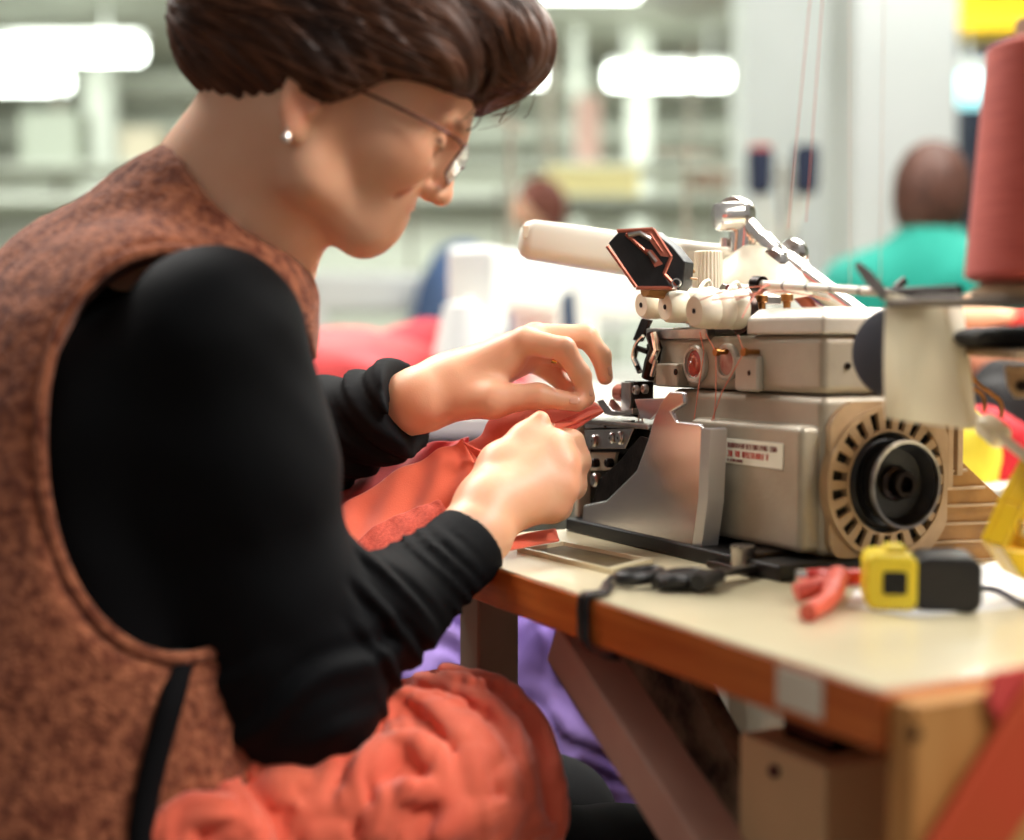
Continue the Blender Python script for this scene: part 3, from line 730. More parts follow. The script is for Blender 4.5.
# annular front with slots: build sectors (spokes), an inner and an outer band
def band(r0, r1, y0, y1, n=88, a0=0, a1=2*PI):
    closed = abs(a1-a0-2*PI) < 1e-6
    for i in range(n):
        t0 = a0+(a1-a0)*i/n; t1 = a0+(a1-a0)*(i+1)/n
        vs = [ring_pt(r, t, y) for y in (y0, y1) for t in (t0, t1) for r in (r0, r1)]
        g.add(vs, [(0, 1, 3, 2), (4, 6, 7, 5), (0, 2, 6, 4), (1, 5, 7, 3)] + ([] if closed else [(0, 4, 5, 1), (2, 3, 7, 6)]))
band(RI, RI+.002, -.010, -.002); band(RO-.002, RO+.002, -.010, .0)
for i in range(nsl):
    t0 = 2*PI*i/nsl; band(RI+.0015, RO-.0015, -.009, -.005, 2, t0-.068, t0+.068)
# mounting plate behind the ring
obj('fan_ring', g, M['ringpaint'], OM)
obj('fan_back_plate', MB().lathe([(.001, -.001), (RO-.001, -.001), (RO-.001, .003), (.001, .003)], (pc.x, -.0, pc.z), (0, -1, 0), 48), M['black'], OM)
obj('fan_corner_plate', MB().prism([(pc.x-.052, -.002, .012), (pc.x+.056, -.002, .012), (pc.x+.064, -.002, .06), (pc.x+.066, -.002, zs+.004), (pc.x-.04, -.002, zs+.004), (pc.x-.056, -.002, zs-.02)], (0, -.006, 0)), M['ringpaint'], OM, bevel=.002) if False else None
# square-ish plate with round opening
g = MB(); no = 64; ins = []; outs = []
for i in range(no):
    t_ = 2*PI*i/no; ins.append(ring_pt(RO+.001, t_, -.006))
    cx, cz = math.cos(t_), math.sin(t_)
    x0_, x1_, z0_, z1_ = -pc.x+.003, .062, -pc.z+.012, RO+.005
    k = min([v for v in ((x1_/cx if cx > 1e-6 else 9), (x0_/cx if cx < -1e-6 else 9), (z1_/cz if cz > 1e-6 else 9), (z0_/cz if cz < -1e-6 else 9))])
    k = max(k, RO+.0015)
    k = min(k, (RO+.0015)*1.22)
    outs.append((pc.x+cx*k, -.006, pc.z+cz*k))
vs = ins+outs+[(x, .0, z) for x, y, z in outs]
fs = []
for i in range(no):
    j = (i+1) % no; fs += [(i, no+i, no+j, j), (no+i, 2*no+i, 2*no+j, no+j)]
g.add(vs, fs); obj('side_plate', g, M['ringpaint'], OM)
obj('hub', MB().lathe([(.036, 0), (.0355, .004), (.032, .007), (.0325, .012), (.029, .0122), (.001, .0125)], (pc.x, -.002, pc.z), (0, -1, 0), 48), M['black'], OM)
hw = obj('handwheel', MB().lathe([(.026, .008), (.029, .012), (.0315, .018), (.0325, .025), (.0315, .0255), (.0295, .021), (.026, .014), (.001, .012)], (pc.x, -.002, pc.z), (0, -1, 0), 56), M['blackplastic'], OM)
obj('wheel_rim', MB().lathe([(.0305, .0245), (.0325, .0235), (.0338, .0255), (.0330, .0280), (.0310, .0275)], (pc.x, -.002, pc.z), (0, -1, 0), 56, closed=True), M['steel'], hw)
obj('wheel_boss', MB().lathe([(.0135, .012), (.0135, .016), (.0105, .018), (.0105, .0255), (.0095, .027), (.006, .027), (.006, .020), (.001, .020)], (pc.x, -.002, pc.z), (0, -1, 0), 32), M['darksteel'], hw)
# rear ribbed cover in ochre, stepping outwards
ol = [(938, 432), (950, 448), (957, 456), (1003, 500), (1012, 572), (900, 574), (900, 440)]
y_ = -.001
ol3 = [mY(px, py, y_) for px, py in ol]
RC = obj('rear_cover', MB().prism([Vector((q_.x, q_.y, max(q_.z, .0015))) for q_ in ol3], (0, .10, 0)), M['bronze'], OM, bevel=.001)
for i, (yy, xr) in enumerate(((469, 968), (486, 986), (503, 1002), (521, 1005), (539, 1007), (558, 1009))):
    l_ = mY(934, yy+2, y_-.003); r_ = mY(xr, yy, y_-.003)
    obj('rib', MB().prism([l_, r_, r_-Vector((0, 0, .0022)), l_-Vector((0, 0, .0022))], (0, .004, 0)), M['ringpaint'], RC, bevel=.0005)
obj('rear_upright', MB().box(.118, .124, -.006, .05, .06, zs+.01).box(.128, .134, -.006, .05, .07, zs+.01).box(.111, .114, -.006, .05, .06, zs+.01), M['ringpaint'], OM, bevel=.001)

# ---- needle side: looper block with screwed plates
xb = -.036
la1 = mX(578, 470, xb).y; la0 = mX(700, 470, xb).y
zt = mX(583, 418, xb).z
print('looper', la1, la0, zt)
obj('looper_block', MB().box(xb+.012, .08, la0+.02, la1, .012, zt-.004), M['black'], OM, bevel=.002)
obj('side_frame', MB().box(xb-.001, .08, la1-.002, la1+.006, .012, zt-.002), M['lid'], OM, bevel=.002)
obj('needle_plate', MB().box(xb-.002, .075, mX(650, 417, xb).y, la1+.006, zt-.005, zt), M['steel'], OM, bevel=.002, seg=3)
def plate(name, pts, x, th, m):
    return obj(name, MB().prism([mX(px, py, x) for px, py in pts], (th, 0, 0)), m, OM, bevel=.0008)
plate('inner_strip', [(584, 421), (604, 421), (604, 428), (584, 429)], xb+.002, .004, M['steel'])
plate('inner_strip', [(606, 421), (632, 420), (628, 429), (606, 428)], xb+.002, .004, M['steel'])
pl = plate('upper_plate', [(584, 430), (634, 428), (625, 449), (586, 449)], xb, .004, M['steel'])
pl2 = plate('lower_plate', [(589, 452), (616, 452), (612, 470), (589, 471)], xb+.003, .004, M['greymetal'])
for px, py, r in ((593, 441, .0058), (611, 438, .005), (619, 438, .006), (593, 463, .0042), (607, 463, .0042), (594, 480, .0065)):
    c = mX(px, py, xb-.002)
    o = obj('screw', MB().lathe([(r*.7, .006), (r, .005), (r, .000), (r*.75, -.0015), (r*.2, -.0015), (r*.18, -.0002)], (xb-.002, c.y, c.z), (1, 0, 0), 20), M['steel'] if py < 460 or py > 475 else M['darksteel'], OM)
# dark translucent-looking chip guard + bright cover flap
plate('chip_guard', [(640, 436), (654, 440), (650, 524), (586, 522), (600, 478), (618, 462)], xb-.003, .002, M['darksteel'])
xc = -.044
cov = [(581, 527), (692, 553), (699, 500), (702, 430), (700, 424), (676, 421), (671, 412), (684, 404), (683, 392), (669, 391), (660, 402), (654, 416), (647, 440), (636, 470), (606, 500), (583, 505)]
obj('looper_cover', MB().prism([mX(px, py, xc) for px, py in cov], (.005, 0, 0)), M['cover'], OM, bevel=.0022, seg=3)
yr = mX(700, 500, xc).y; yb = mX(693, 552, xc).y
pR = [mX(702, 428, xc), mX(699, 500, xc), mX(692, 553, xc)]
g = MB()
vs = []
for q in pR:
    vs += [(xc, q.y+.001, q.z), (xc+.004, q.y-.006, q.z-.001), (xc+.019, q.y-.007, q.z-.001), (xc+.019, q.y-.004, q.z), (xc+.004, q.y-.002, q.z)]
g.add(vs, [(i*5+j, i*5+(j+1) % 5, (i+1)*5+(j+1) % 5, (i+1)*5+j) for i in range(2) for j in range(5)] + [(4, 3, 2, 1, 0), (10, 11, 12, 13, 14)])
obj('cover_flange', g, M['satin'], OM)
c = mX(697, 543, xc+.012)
obj('cover_hinge_screw', MB().lathe([(.003, 0), (.003, .002), (.001, .003)], (xc+.012, c.y-.008, c.z), (0, -1, 0), 12), M['chrome'], OM)
plate('tab_plate', [(634, 399), (668, 398), (662, 408), (650, 420), (640, 418)], xc+.012, .003, M['cover'])
# oil fitting beside the base
c = mZ(736, 572, .001)
obj('base_lug', MB().box(c.x-.004, c.x+.05, c.y-.02, c.y+.035, .0, .006).box(c.x+.01, c.x+.05, c.y-.01, c.y+.02, .006, .016), M['darksteel'], OM, bevel=.002)  # lug in dark steel that also stands in for deep shade under the machine
obj('base_bolt', MB().lathe([(.009, .006), (.009, .017), (.0095, .018), (.0095, .021), (.004, .021), (.004, .019)], (c.x+.006, c.y, 0), (0, 0, 1), 24), M['steel'], OM)

# ---- presser and needle mechanism (pixel-placed on planes inside the machine's left end)
xm = .0
def pt(px, py, x=xm): return mX(px, py, x)
nb = pt(638, 392, -.01)
NB = obj('needle_clamp', MB().box(-.018, .0, nb.y-.011, nb.y+.012, pt(0+638, 408, -.01).z, pt(638, 381, -.01).z), M['darksteel'], OM, bevel=.0015)
obj('clamp_bar', MB().box(-.022, -.016, nb.y-.006, nb.y+.010, pt(638, 412, -.01).z-.004, pt(638, 381, -.01).z-.001), M['steel'], OM, bevel=.001)
for px, py in ((634, 390), (643, 389)):
    c = mX(px, py, -.024); scr(None, (-.0205, c.y, c.z), (-1, 0, 0), .0042, .004)
c = mX(626, 393, -.012)
obj('knurled_screw', MB().cyl((-.012, c.y-.002, c.z), (-.012, c.y+.012, c.z), .008, seg=18), M['copper'], OM)
obj('presser_foot', MB().prism([mX(px, py, -.03) for px, py in ((596, 401), (603, 399), (612, 410), (622, 412), (632, 408), (632, 414), (612, 416), (604, 414))], (.012, 0, 0)), M['steel'], OM, bevel=.001)
obj('presser_shank', MB().tube([mX(633, 412, -.018), mX(640, 416, -.014), mX(642, 405, -.01)], .004, 10), M['darksteel'], OM)
g = MB().tube([mX(px, py, -.008) for px, py in ((648, 378), (652, 362), (656, 348), (651, 334))], [.006, .007, .006, .005], 10)
g.tube([mX(px, py, -.004) for px, py in ((640, 372), (634, 358), (637, 348), (648, 352))], .0028, 8)
obj('linkage', g, M['darksteel'], OM)
g = MB().tube(cr([mX(px, py, -.014) for px, py in ((643, 336), (636, 344), (633, 356), (637, 366))]), .0016, 8)
g.tube([mX(px, py, -.016) for px, py in ((654, 333), (657, 350), (652, 362))], .0032, 8)
g.tube([mX(px, py, -.018) for px, py in ((656, 360), (652, 376))], .002, 8)
obj('looper_wire', g, M['chrome'], OM)
obj('take_up_bracket', MB().prism([mX(px, py, -.002) for px, py in ((641, 318), (650, 320), (640, 342), (632, 340))], (.004, 0, 0)).prism([mX(px, py, .004) for px, py in ((646, 344), (660, 338), (657, 386), (648, 384))], (.01, 0, 0)), M['darksteel'], OM, bevel=.001)
obj('end_casting', MB().box(.0, .03, aL-.001, aL+.012, zs+.002, .172), M['casting'], OM, bevel=.003)
obj('needle', MB().tube([mX(640, 408, -.016), mX(638, 424, -.016)], .0008, 6).tube([mX(644, 408, -.014), mX(642, 424, -.014)], .0008, 6), M['chrome'], OM)

# ---- tension dials: four cream knobs, each pointing at the operator
kn = [(641, 305, .0125), (665, 307, .0138), (694, 311, .0150)]
xk = -.034
for i, (px, py, r) in enumerate(kn):
    c = mX(px, py, xk)
    L = .046
    o = obj('tension_dial', MB().lathe([(r*.25, 0), (r*.78, .0), (r*.95, .003), (r, .010), (r*1.02, .016), (r*.94, .018), (r*1.05, .021), (r*1.08, .030), (r*1.0, .032), (r*1.12, .036), (r*1.14, L)], (xk, c.y, c.z), (1, 0, .05 if i else .05), 28), M['cream'], OM)
    obj('dial_hole', MB().lathe([(.0001, -.0004), (.0022, -.0004), (.0024, .001)], (xk, c.y, c.z), (1, 0, .05), 14), M['darksteel'], o)
    c2 = Vector((xk+L, c.y, c.z))
    obj('dial_collar', MB().lathe([(r*1.2, 0), (r*1.24, .002), (r*1.24, .006), (r*1.1, .008)], (xk+L-.002, c.y, c.z), (1, 0, .05), 28), M['darksteel'], OM)
obj('dial_bracket', MB().box(-.004, .006, mX(702, 320, 0).y-.012, aL+.01, .176, .187), M['steel'], OM, bevel=.002)
# white wire guides over the dials
for px, py in ((689, 282), (716, 284), (745, 286)):
    c = mX(px, py, .02)
    obj('wire_guide', MB().tube(cr([Vector((.020, c.y+.002, .19)), Vector((.016, c.y+.001, c.z-.002)), Vector((.008, c.y-.002, c.z+.002)), Vector((-.002, c.y-.006, c.z-.008)), Vector((-.004, c.y-.008, c.z-.022))]), .0016, 8), M['white'], OM)
# cream ribbed pressure knob
c = mX(708, 296, .035)
zb = .186
g = MB(); seg = 48; prof = [(.0165, zb), (.0165, zb+.006), (.0150, zb+.0065), (.0150, zb+.016), (.0138, zb+.0165)]
g.lathe(prof, (c.x, c.y, 0), (0, 0, 1), 40)
vs = []; fs = []
ztop = mX(708, 251, .035).z
for k, (rr, zz) in enumerate([(.0135, zb+.0165), (.0115, ztop-.001), (.0105, ztop)]):
    for j in range(96):
        a_ = 2*PI*j/96; r_ = rr*(1+(.05 if (j//2) % 2 else -.01)*(k < 2)); vs.append((c.x+r_*math.cos(a_), c.y+r_*math.sin(a_), zz))
for k in range(2):
    for j in range(96): fs.append((k*96+j, k*96+(j+1) % 96, (k+1)*96+(j+1) % 96, (k+1)*96+j))
fs.append(tuple(192+j for j in range(96)))
g.add(vs, fs); obj('pressure_knob', g, M['cream'], OM, smooth=25)
# knurled brass screws, wires and silver guide plate on the deck
obj('guide_plate', MB().prism([mX(px, py, .03) for px, py in ((716, 292), (722, 283), (752, 296), (752, 304), (716, 304))], (.03, 0, 0)), M['steel'], OM, bevel=.001)
c = mX(729, 290, .028); obj('guide_hole', MB().lathe([(.0001, 0), (.0045, 0), (.0045, .002)], (.029, c.y, c.z), (-1, 0, 0), 16), M['printdark'], OM)
for px, py in ((757, 297), (762, 303), (787, 302)):
    c = mX(px, py, .03); obj('thumb_screw', MB().lathe([(.003, -.008), (.003, 0), (.005, .001), (.005, .006), (.003, .007)], (c.x, c.y, c.z), (0, 0, 1), 14), M['brass'], OM)
# white thread tube with black marks
p0 = L2W(*mX(760, 284, .05)); p1 = P(895, 293, 1.0)
p0 = P(758, 284, 1.14)
G = obj('thread_guide_tube', MB().tube([p0, p1], .0034, 12), M['white'], OM, world=True)
for t_ in (.25, .45, .65, .85):
    q = p0.lerp(p1, t_); dd = (p1-p0).normalized(); obj('mark', MB().cyl(q-dd*.0006, q+dd*.0006, .0037, seg=12), M['black'], G, world=True) if False else None
obj('mark', (lambda g: ([g.cyl(p0.lerp(p1, t_)-(p1-p0).normalized()*.0007, p0.lerp(p1, t_)+(p1-p0).normalized()*.0007, .0037, seg=12) for t_ in (.22, .4, .58, .78)], g)[1])(MB()), M['black'], OM, world=True)
obj('guide_socket', MB().cyl(p0-(p1-p0).normalized()*.004, p0+(p1-p0).normalized()*.006, .0065, seg=18), M['darksteel'], OM, world=True)
# coral threads over the top
g = MB()
for pts in ([(700, 300, 1.13), (730, 290, 1.13), (775, 285, 1.12), (800, 282, 1.12)], [(712, 300, 1.12), (745, 296, 1.12), (785, 292, 1.10), (830, 300, 1.08)],
            [(735, 300, 1.11), (770, 290, 1.1), (812, 296, 1.1)], [(742, 318, 1.1), (754, 296, 1.11), (768, 284, 1.12)]):
    g.tube(cr([P(*q) for q in pts], 5), .0005, 5)
obj('thread', g, M['thread'], OM, world=True)

# black hinged guard
Yg = 1.17
GU = [(608, 243), (618, 232), (653, 230), (672, 246), (685, 262), (683, 284), (678, 291), (637, 287)]
gd = thing('eye_guard', None, None)
bpy.data.objects.remove(gd)
def gp(px, py, Y=Yg): return P(px, py, Y)
depthv = Vector((.020, .038, .0))
g = MB().prism([gp(*q) for q in [(608, 243), (618, 232), (653, 230), (671, 257), (664, 274), (672, 288), (637, 287)]], depthv*.12)
G1 = obj('guard_panel', g, M['blackplastic'], OM, world=True, bevel=.001)
g = MB().prism([gp(652, 230), gp(672, 246), gp(685, 262), gp(683, 284), gp(678, 291), gp(664, 273), gp(669, 257)], depthv*.5)
obj('guard_side', g, M['blackplastic'], OM, world=True, bevel=.001)
g = MB()
def bar(a_, b_, r=.0016): g.tube([gp(*a_, Yg-.004), gp(*b_, Yg-.004)], r, 6)
for a_, b_ in [((617, 231), (653, 229)), ((653, 229), (671, 257)), ((671, 257), (664, 274)), ((664, 274), (677, 288)), ((607, 246), (636, 287)), ((636, 288), (672, 288)), ((626, 234), (648, 254)), ((650, 234), (662, 252))]: bar(a_, b_)
g.prism([gp(640, 233, Yg-.005), gp(652, 231, Yg-.005), (gp(670, 257, Yg-.005)), gp(661, 256, Yg-.005), gp(648, 238, Yg-.005)], (0, .002, 0))
g.prism([gp(645, 249, Yg-.006), gp(652, 250, Yg-.006), (gp(663, 264, Yg-.006)), gp(655, 267, Yg-.006)], (0, .003, 0))
obj('guard_edge', g, M['copper'], OM, world=True)
g = MB().tube([gp(628, 235, Yg-.005), gp(640, 233, Yg-.006), gp(650, 239, Yg-.005)], .0022, 8).tube([gp(648, 252, Yg-.008), gp(656, 262, Yg-.008)], .0018, 8)
obj('guard_spring', g, M['steel'], OM, world=True)
obj('guard_hinge', MB().lathe([(.0028, 0), (.0038, .0), (.0038, .004), (.0028, .004)], gp(677, 283, Yg-.004), (-.3, -1, 0), 16, closed=True).box(0, 0, 0, 0, 0, 0), M['chrome'], OM, world=True)
g = MB().tube([P(645, 290, 1.18), P(662, 292, 1.19), P(690, 296, 1.2)], .006, 10).tube([P(684, 262, 1.18), P(690, 268, 1.19), P(694, 272, 1.2)], .0014, 6)
g.tube([P(684, 278, 1.18), P(697, 279, 1.19)], .001, 6)
obj('guard_bracket', g, M['bronze'], OM, world=True)

# ------------------------------------------------------------------ white work lamp with jointed chrome arm (stands behind the head of the machine)
LP = thing('work_lamp', 'white tube-shaped work lamp on a jointed chrome arm behind the machine', 'lamp', P(770, 300, 1.32))
Yl = 1.36
def rr_section(cx, r_, hh):   # rounded rectangular section
    pass
g = MB()
pa = P(520, 238, Yl-.02); pb = P(700, 265, Yl)
ax = (pb-pa).normalized(); upv = (Vector((0, 0, 1)) - ax*ax.z).normalized(); sdv = ax.cross(upv)
secs = [(0, .010, .012), (.004, .0155, .017), (.012, .0185, .020), (.06, .0195, .021), (.14, .020, .0215), (.20, .021, .022), (.235, .023, .024), (.262, .026, .027), (.29, .027, .028), (.318, .021, .022), (.33, .01, .012)]
vs = []; fs = []; NS = 32
for i, (s_, hh, ww) in enumerate(secs):
    for k in range(NS):
        a_ = 2*PI*k/NS; ca, sa = math.cos(a_), math.sin(a_)
        e = .62; x_ = math.copysign(abs(ca)**e, ca)*ww; z_ = math.copysign(abs(sa)**e, sa)*hh
        vs.append(pa + ax*s_*.86 + sdv*x_ + upv*z_)
for i in range(len(secs)-1):
    for k in range(NS):
        k2 = (k+1) % NS; fs.append((i*NS+k, i*NS+k2, (i+1)*NS+k2, (i+1)*NS+k))
fs += [tuple(range(NS-1, -1, -1)), tuple((len(secs)-1)*NS+k for k in range(NS))]
obj('lamp_shade', g.add(vs, fs), M['white'], LP, world=True, smooth=60)
for k in range(4):
    pass
e0 = P(526, 228+4, Yl-.035)
obj('switch', MB().box(-.003, .003, -.002, .002, -.006, .006, Matrix.Translation(e0)), M['cream'], LP, world=True, bevel=.001)
Yb = 1.33
obj('lamp_joint_housing', MB().lathe([(.052, 0), (.05, .012), (.044, .022), (.034, .033), (.020, .045), (.012, .05)], P(757, 298, Yb), (-.1, -.1, 1), 36), M['cream'], LP, world=True, smooth=50)
g = MB().cyl(P(740, 252, Yb), P(742, 226, Yb), .0115).cyl(P(724, 247, Yb), P(724, 238, Yb), .004)
obj('arm_stem', g, M['chrome'], LP, world=True)
j0 = P(736, 214, Yb)
obj('arm_joint', MB().lathe([(.006, -.012), (.015, -.011), (.0165, -.006), (.0165, .006), (.015, .011), (.006, .012)], j0, (-.55, -.83, 0), 32), M['chrome'], LP, world=True)
obj('arm_joint', MB().lathe([(.0001, -.012), (.012, -.011), (.0135, -.006), (.0135, .012)], P(727, 216, Yb-.012), (.9, .3, .1), 32), M['chrome'], LP, world=True)
j1 = P(776, 258, Yb-.01)
def seg_tube(pts, prof, m, nm):
    g = MB(); a_ = pts[0]; b_ = pts[1]; L = (b_-a_).length
    g.lathe([(r, t_*L) for r, t_ in prof], a_, b_-a_, 28); return obj(nm, g, m, LP, world=True)
seg_tube((P(741, 221, Yb), j1), [(.008, 0), (.0105, .05), (.0105, .35), (.009, .36), (.009, .38), (.0105, .39), (.0105, .43), (.009, .44), (.009, .46), (.0105, .47), (.0105, .52), (.0125, .55), (.0125, .85), (.010, 1)], M['chrome'], 'arm_segment')
obj('arm_joint', MB().lathe([(.0001, -.0135), (.011, -.0125), (.013, -.004), (.013, .005), (.010, .010), (.0001, .011)], P(774, 262, Yb-.02), (-.5, -.85, .1), 32), M['chrome'], LP, world=True)
obj('arm_joint', MB().lathe([(.0001, -.0135), (.011, -.0125), (.013, -.004), (.013, .005), (.010, .010), (.0001, .011)], P(793, 252, Yb+.01), (-.5, -.85, .1), 32), M['chrome'], LP, world=True)
seg_tube((P(783, 262, Yb-.01), P(905, 352, Yb-.02)), [(.0135, 0), (.0135, .12), (.0115, .13), (.0115, .14), (.0125, .15), (.0115, .98), (.0115, 1)], M['chrome'], 'arm_segment')
obj('arm_segment', MB().cyl(P(778, 272, Yb-.005), P(850, 350, Yb), .006), M['copper'], LP, world=True)

# ------------------------------------------------------------------ thread stand at the right
Ys = .90
TS = thing('thread_stand', 'metal thread stand with dark plate edge under the coral cone', 'thread stand', P(1048, 300, Ys))
zc_ = P(1048, 283, Ys).z
obj('cone_plate', MB().prism([P(905, 293, Ys+.06), P(960, 293, Ys-.05), P(1090, 290, Ys-.08), P(1160, 290, Ys), P(1100, 290, Ys+.09)], (0, 0, .005)) if False else MB().box(P(906, 290, Ys).x, P(1120, 290, Ys).x, Ys-.035, Ys+.05, zc_-.014, zc_-.009), mat('grey_stand_plate', (120, 112, 104), .5, .4), TS, world=True, bevel=.002)
obj('cone_base', MB().lathe([(.046, -.009), (.047, -.005), (.040, .0), (.02, .001)], P(1048, 283, Ys), (0, 0, 1), 36), M['ringpaint'], TS, world=True)
obj('spindle', MB().cyl(P(1048, 290, Ys), P(1048, 0, Ys), .004), M['steel'], TS, world=True)
obj('stand_pole', MB().cyl((P(1120, 300, Ys+.02).x, Ys+.02, TZ), (P(1120, 300, Ys+.02).x, Ys+.02, 1.4), .008), M['steel'], TS, world=True)
# lower felt plate
FP = obj('felt_holder', MB().prism([P(964, 347, .98), P(985, 345, 1.08), P(1150, 345, 1.08), P(1150, 352, .86), P(1012, 352, .86)], (0, 0, -.006)), M['ringpaint'], TS, world=True, bevel=.0015)
v, f = (lambda s: s.mesh(P(955, 345, 1.0)-Vector((.02, .2, .02)), P(1060, 330, 1.0)+Vector((.06, .15, .03)), .0025))(
    (lambda s: (s.ell(P(1030, 338, .975), (.062, .085, .0085), k=.01), setattr(s, 'post', lambda p, d: d + .0009*smooth_noise(p, 120, 9)), s)[2])(SDF()))
obj('felt_pad', (v, f), M['felt'], TS, world=True)
obj('angle_bracket', MB().prism([P(1006, 369, .97), P(1060, 369, .97), P(1060, 398, .97), P(1016, 398, .97), P(1009, 388, .97)], (0, .004, 0)).box(P(1006, 369, .97).x, P(1060, 369, .97).x, .94, .974, P(1006, 371, .97).z, P(1006, 369, .97).z+.002), M['ringpaint'], TS, world=True, bevel=.001)
c = P(1021, 386, .969); obj('screw', MB().lathe([(.004, 0), (.004, .002), (.002, .003)], c, (0, -1, 0), 14), M['darksteel'], TS, world=True)
g = MB().tube(cr([P(968, 370, 1.04), P(978, 384, 1.04), P(998, 399, 1.04), P(1002, 408, 1.04), P(1001, 418, 1.04)], 5), .0016, 8)
g.tube(cr([P(966, 384, 1.04), P(976, 390, 1.04), P(984, 398, 1.04), (P(984, 412, 1.04))], 5), .0016, 8)
g.tube([P(966, 376, 1.04), P(940, 372, 1.04)], .0016, 8)
obj('wire_hook', g, M['brass'], TS, world=True)
obj('guide_rod', MB().tube([P(966, 410, 1.0), P(985, 424, .99), P(1050, 476, .93)], .0036, 12), M['white'], TS, world=True)
dd = (P(1050, 476, .93)-P(985, 424, .99)).normalized(); q = P(991, 429, .985)
obj('rod_coupling', MB().lathe([(.005, 0), (.0085, .001), (.0088, .006), (.0088, .018), (.0075, .021), (.004, .022)], q-dd*.008, dd, 24), M['cream'], TS, world=True)
obj('arm_rod', MB().tube([P(884, 294, .97), P(930, 292, .94), P(960, 291, .92)], .004, 10), M['darksteel'], TS, world=True)

# coral cone
CT = thing('thread_cone', 'large coral thread cone standing on the thread stand at the right edge', 'thread cone', P(1048, 281, Ys))
r0 = 80*Ys/F; r1 = 62*Ys/F; Hc = (281-46)*Ys/F
g = MB(); N_ = 90
g.lathe([(r0*.9, 0)] + [(r0+(r1-r0)*i/N_ + .0003*(i % 2), .003+(Hc-.006)*i/N_) for i in range(N_+1)] + [(r1*.85, Hc), (r1*.4, Hc)], (0, 0, 0), (0, 0, 1), 72)
obj('thread', g, M['cone'], CT, smooth=80)
obj('tube', MB().lathe([(r1*.62, Hc-.02), (r1*.56, Hc+.014), (r1*.50, Hc+.014), (r1*.5, Hc-.02)], (0, 0, 0), (0, 0, 1), 36, closed=True), M['conetube'], CT)

# paper slip, magnet disc, blade
def sheet_px(rows, n=10, m=8):
    R = [cr(r, n) for r in rows]; cols = list(zip(*R)); cols = [cr(c_, m) for c_ in cols]; return [list(x) for x in zip(*cols)]
rows = [[P(886, 292, .95), P(912, 297, .945), P(948, 301, .96)], [P(884, 340, .945), P(912, 346, .935), P(955, 350, .95)], [P(884, 385, .945), P(912, 392, .93), P(963, 396, .95)], [P(885, 418, .945), P(915, 423, .935), P(972, 430, .95)]]
g = MB().sheet(sheet_px(rows))
rows = [[P(944, 300, .955), P(955, 302, .975), P(962, 306, .985)], [P(950, 340, .95), P(962, 342, .97), P(968, 344, .985)], [P(960, 396, .95), P(968, 398, .97), P(974, 398, .985)], [P(968, 430, .95), P(974, 428, .97), P(978, 424, .985)]]
g2 = MB().sheet(sheet_px(rows))
g.add(g2.v, g2.f)
tag(obj('paper_tag', g, M['tagpaper'], solid=.0004, origin=P(915, 292, .95)), 'folded off-white paper slip hanging in front of the fan ring', 'paper')
MG = thing('magnet_disc', 'dark round disc hanging behind the paper slip', 'disc', P(893, 352, .99))
obj('disc', MB().lathe([(.0001, .010), (.02, .009), (.029, .006), (.032, 0), (.029, -.006), (.02, -.007), (.0001, -.007)], (0, 0, 0), (-.7, -.7, .05), 36), mat('slate_rubber', (52, 54, 64), .7), MG)
obj('hook', MB().tube([(0, 0, .028), (.002, 0, .045), (.008, 0, .05)], .003, 8).cyl((-.002, -.008, -.028), (-.001, -.008, -.044), .005, .003), M['darksteel'], MG)
BL = thing('tweezers', 'steel tweezers with a pointed tip rising from the stand arm', 'tweezers', P(890, 298, .955))
o_ = [P(855, 263, .95), P(860, 262, .95), P(872, 272, .95), P(890, 294, .95), P(884, 300, .95), P(868, 284, .95), P(857, 268, .95)]
obj('blade', MB().prism(o_, (.0, .0016, 0)), M['steel'], BL, world=True, bevel=.0004)
obj('blade', MB().prism([q + Vector((.0006, .0030, -.001)) for q in o_], (.0, .0016, 0)), M['steel'], BL, world=True, bevel=.0004)

# long threads rising to the thread tree
for i, (a_, b_, m_) in enumerate([((849, -20, .99), (850, 286, .99), 'palethread'), ((884, -20, .97), (880, 290, .97), 'palethread'),
                  ((812, -20, 1.02), (788, 228, 1.06), 'thread'), ((824, -20, 1.02), (806, 222, 1.05), 'thread')]):
    tag(obj('sewing_thread', MB().tube([P(*a_), P(*b_)], .0003, 6), M[m_], origin=P(*b_)),
        ['pale thread running straight up, left one of the two before the pillar', 'pale thread running straight up, right one of the two before the pillar',
         'coral thread slanting up above the chrome arm, left one', 'coral thread slanting up above the chrome arm, right one'][i], 'thread', 'threads rising from the machine')

# ------------------------------------------------------------------ small things on the table
def T3(px, py, z=0): return mZ(px, py, z)
# oil pan frame
PF = thing('pan_frame', 'pale rectangular tray frame let into the table before the machine', 'tray', M0, ANG)
q = [T3(517, 548, .003), T3(612, 571, .003), T3(653, 560, .003), T3(560, 541, .003)]
def lerp4(u_, v_): return q[0].lerp(q[1], u_).lerp(q[3].lerp(q[2], u_), v_)
cen = (q[0]+q[1]+q[2]+q[3])/4
g = MB(); vs = []
for sc_, z in ((1, .0), (1, .004), (.93, .0045), (.86, .004), (.82, .0008)):
    for c in q: p_ = cen+(c-cen)*sc_; vs.append((p_.x, p_.y, z))
g.add(vs, [(i*4+j, i*4+(j+1) % 4, (i+1)*4+(j+1) % 4, (i+1)*4+j) for i in range(4) for j in range(4)])
obj('rim', g, M['laminate'], PF, smooth=30)
obj('well', MB().prism([tuple((cen+(c-cen)*.83).xy)+(.0012,) for c in q], (0, 0, -.001)), mat('olive_tray', (120, 104, 66), .6, 0, (80, 66, 42), 20), PF)
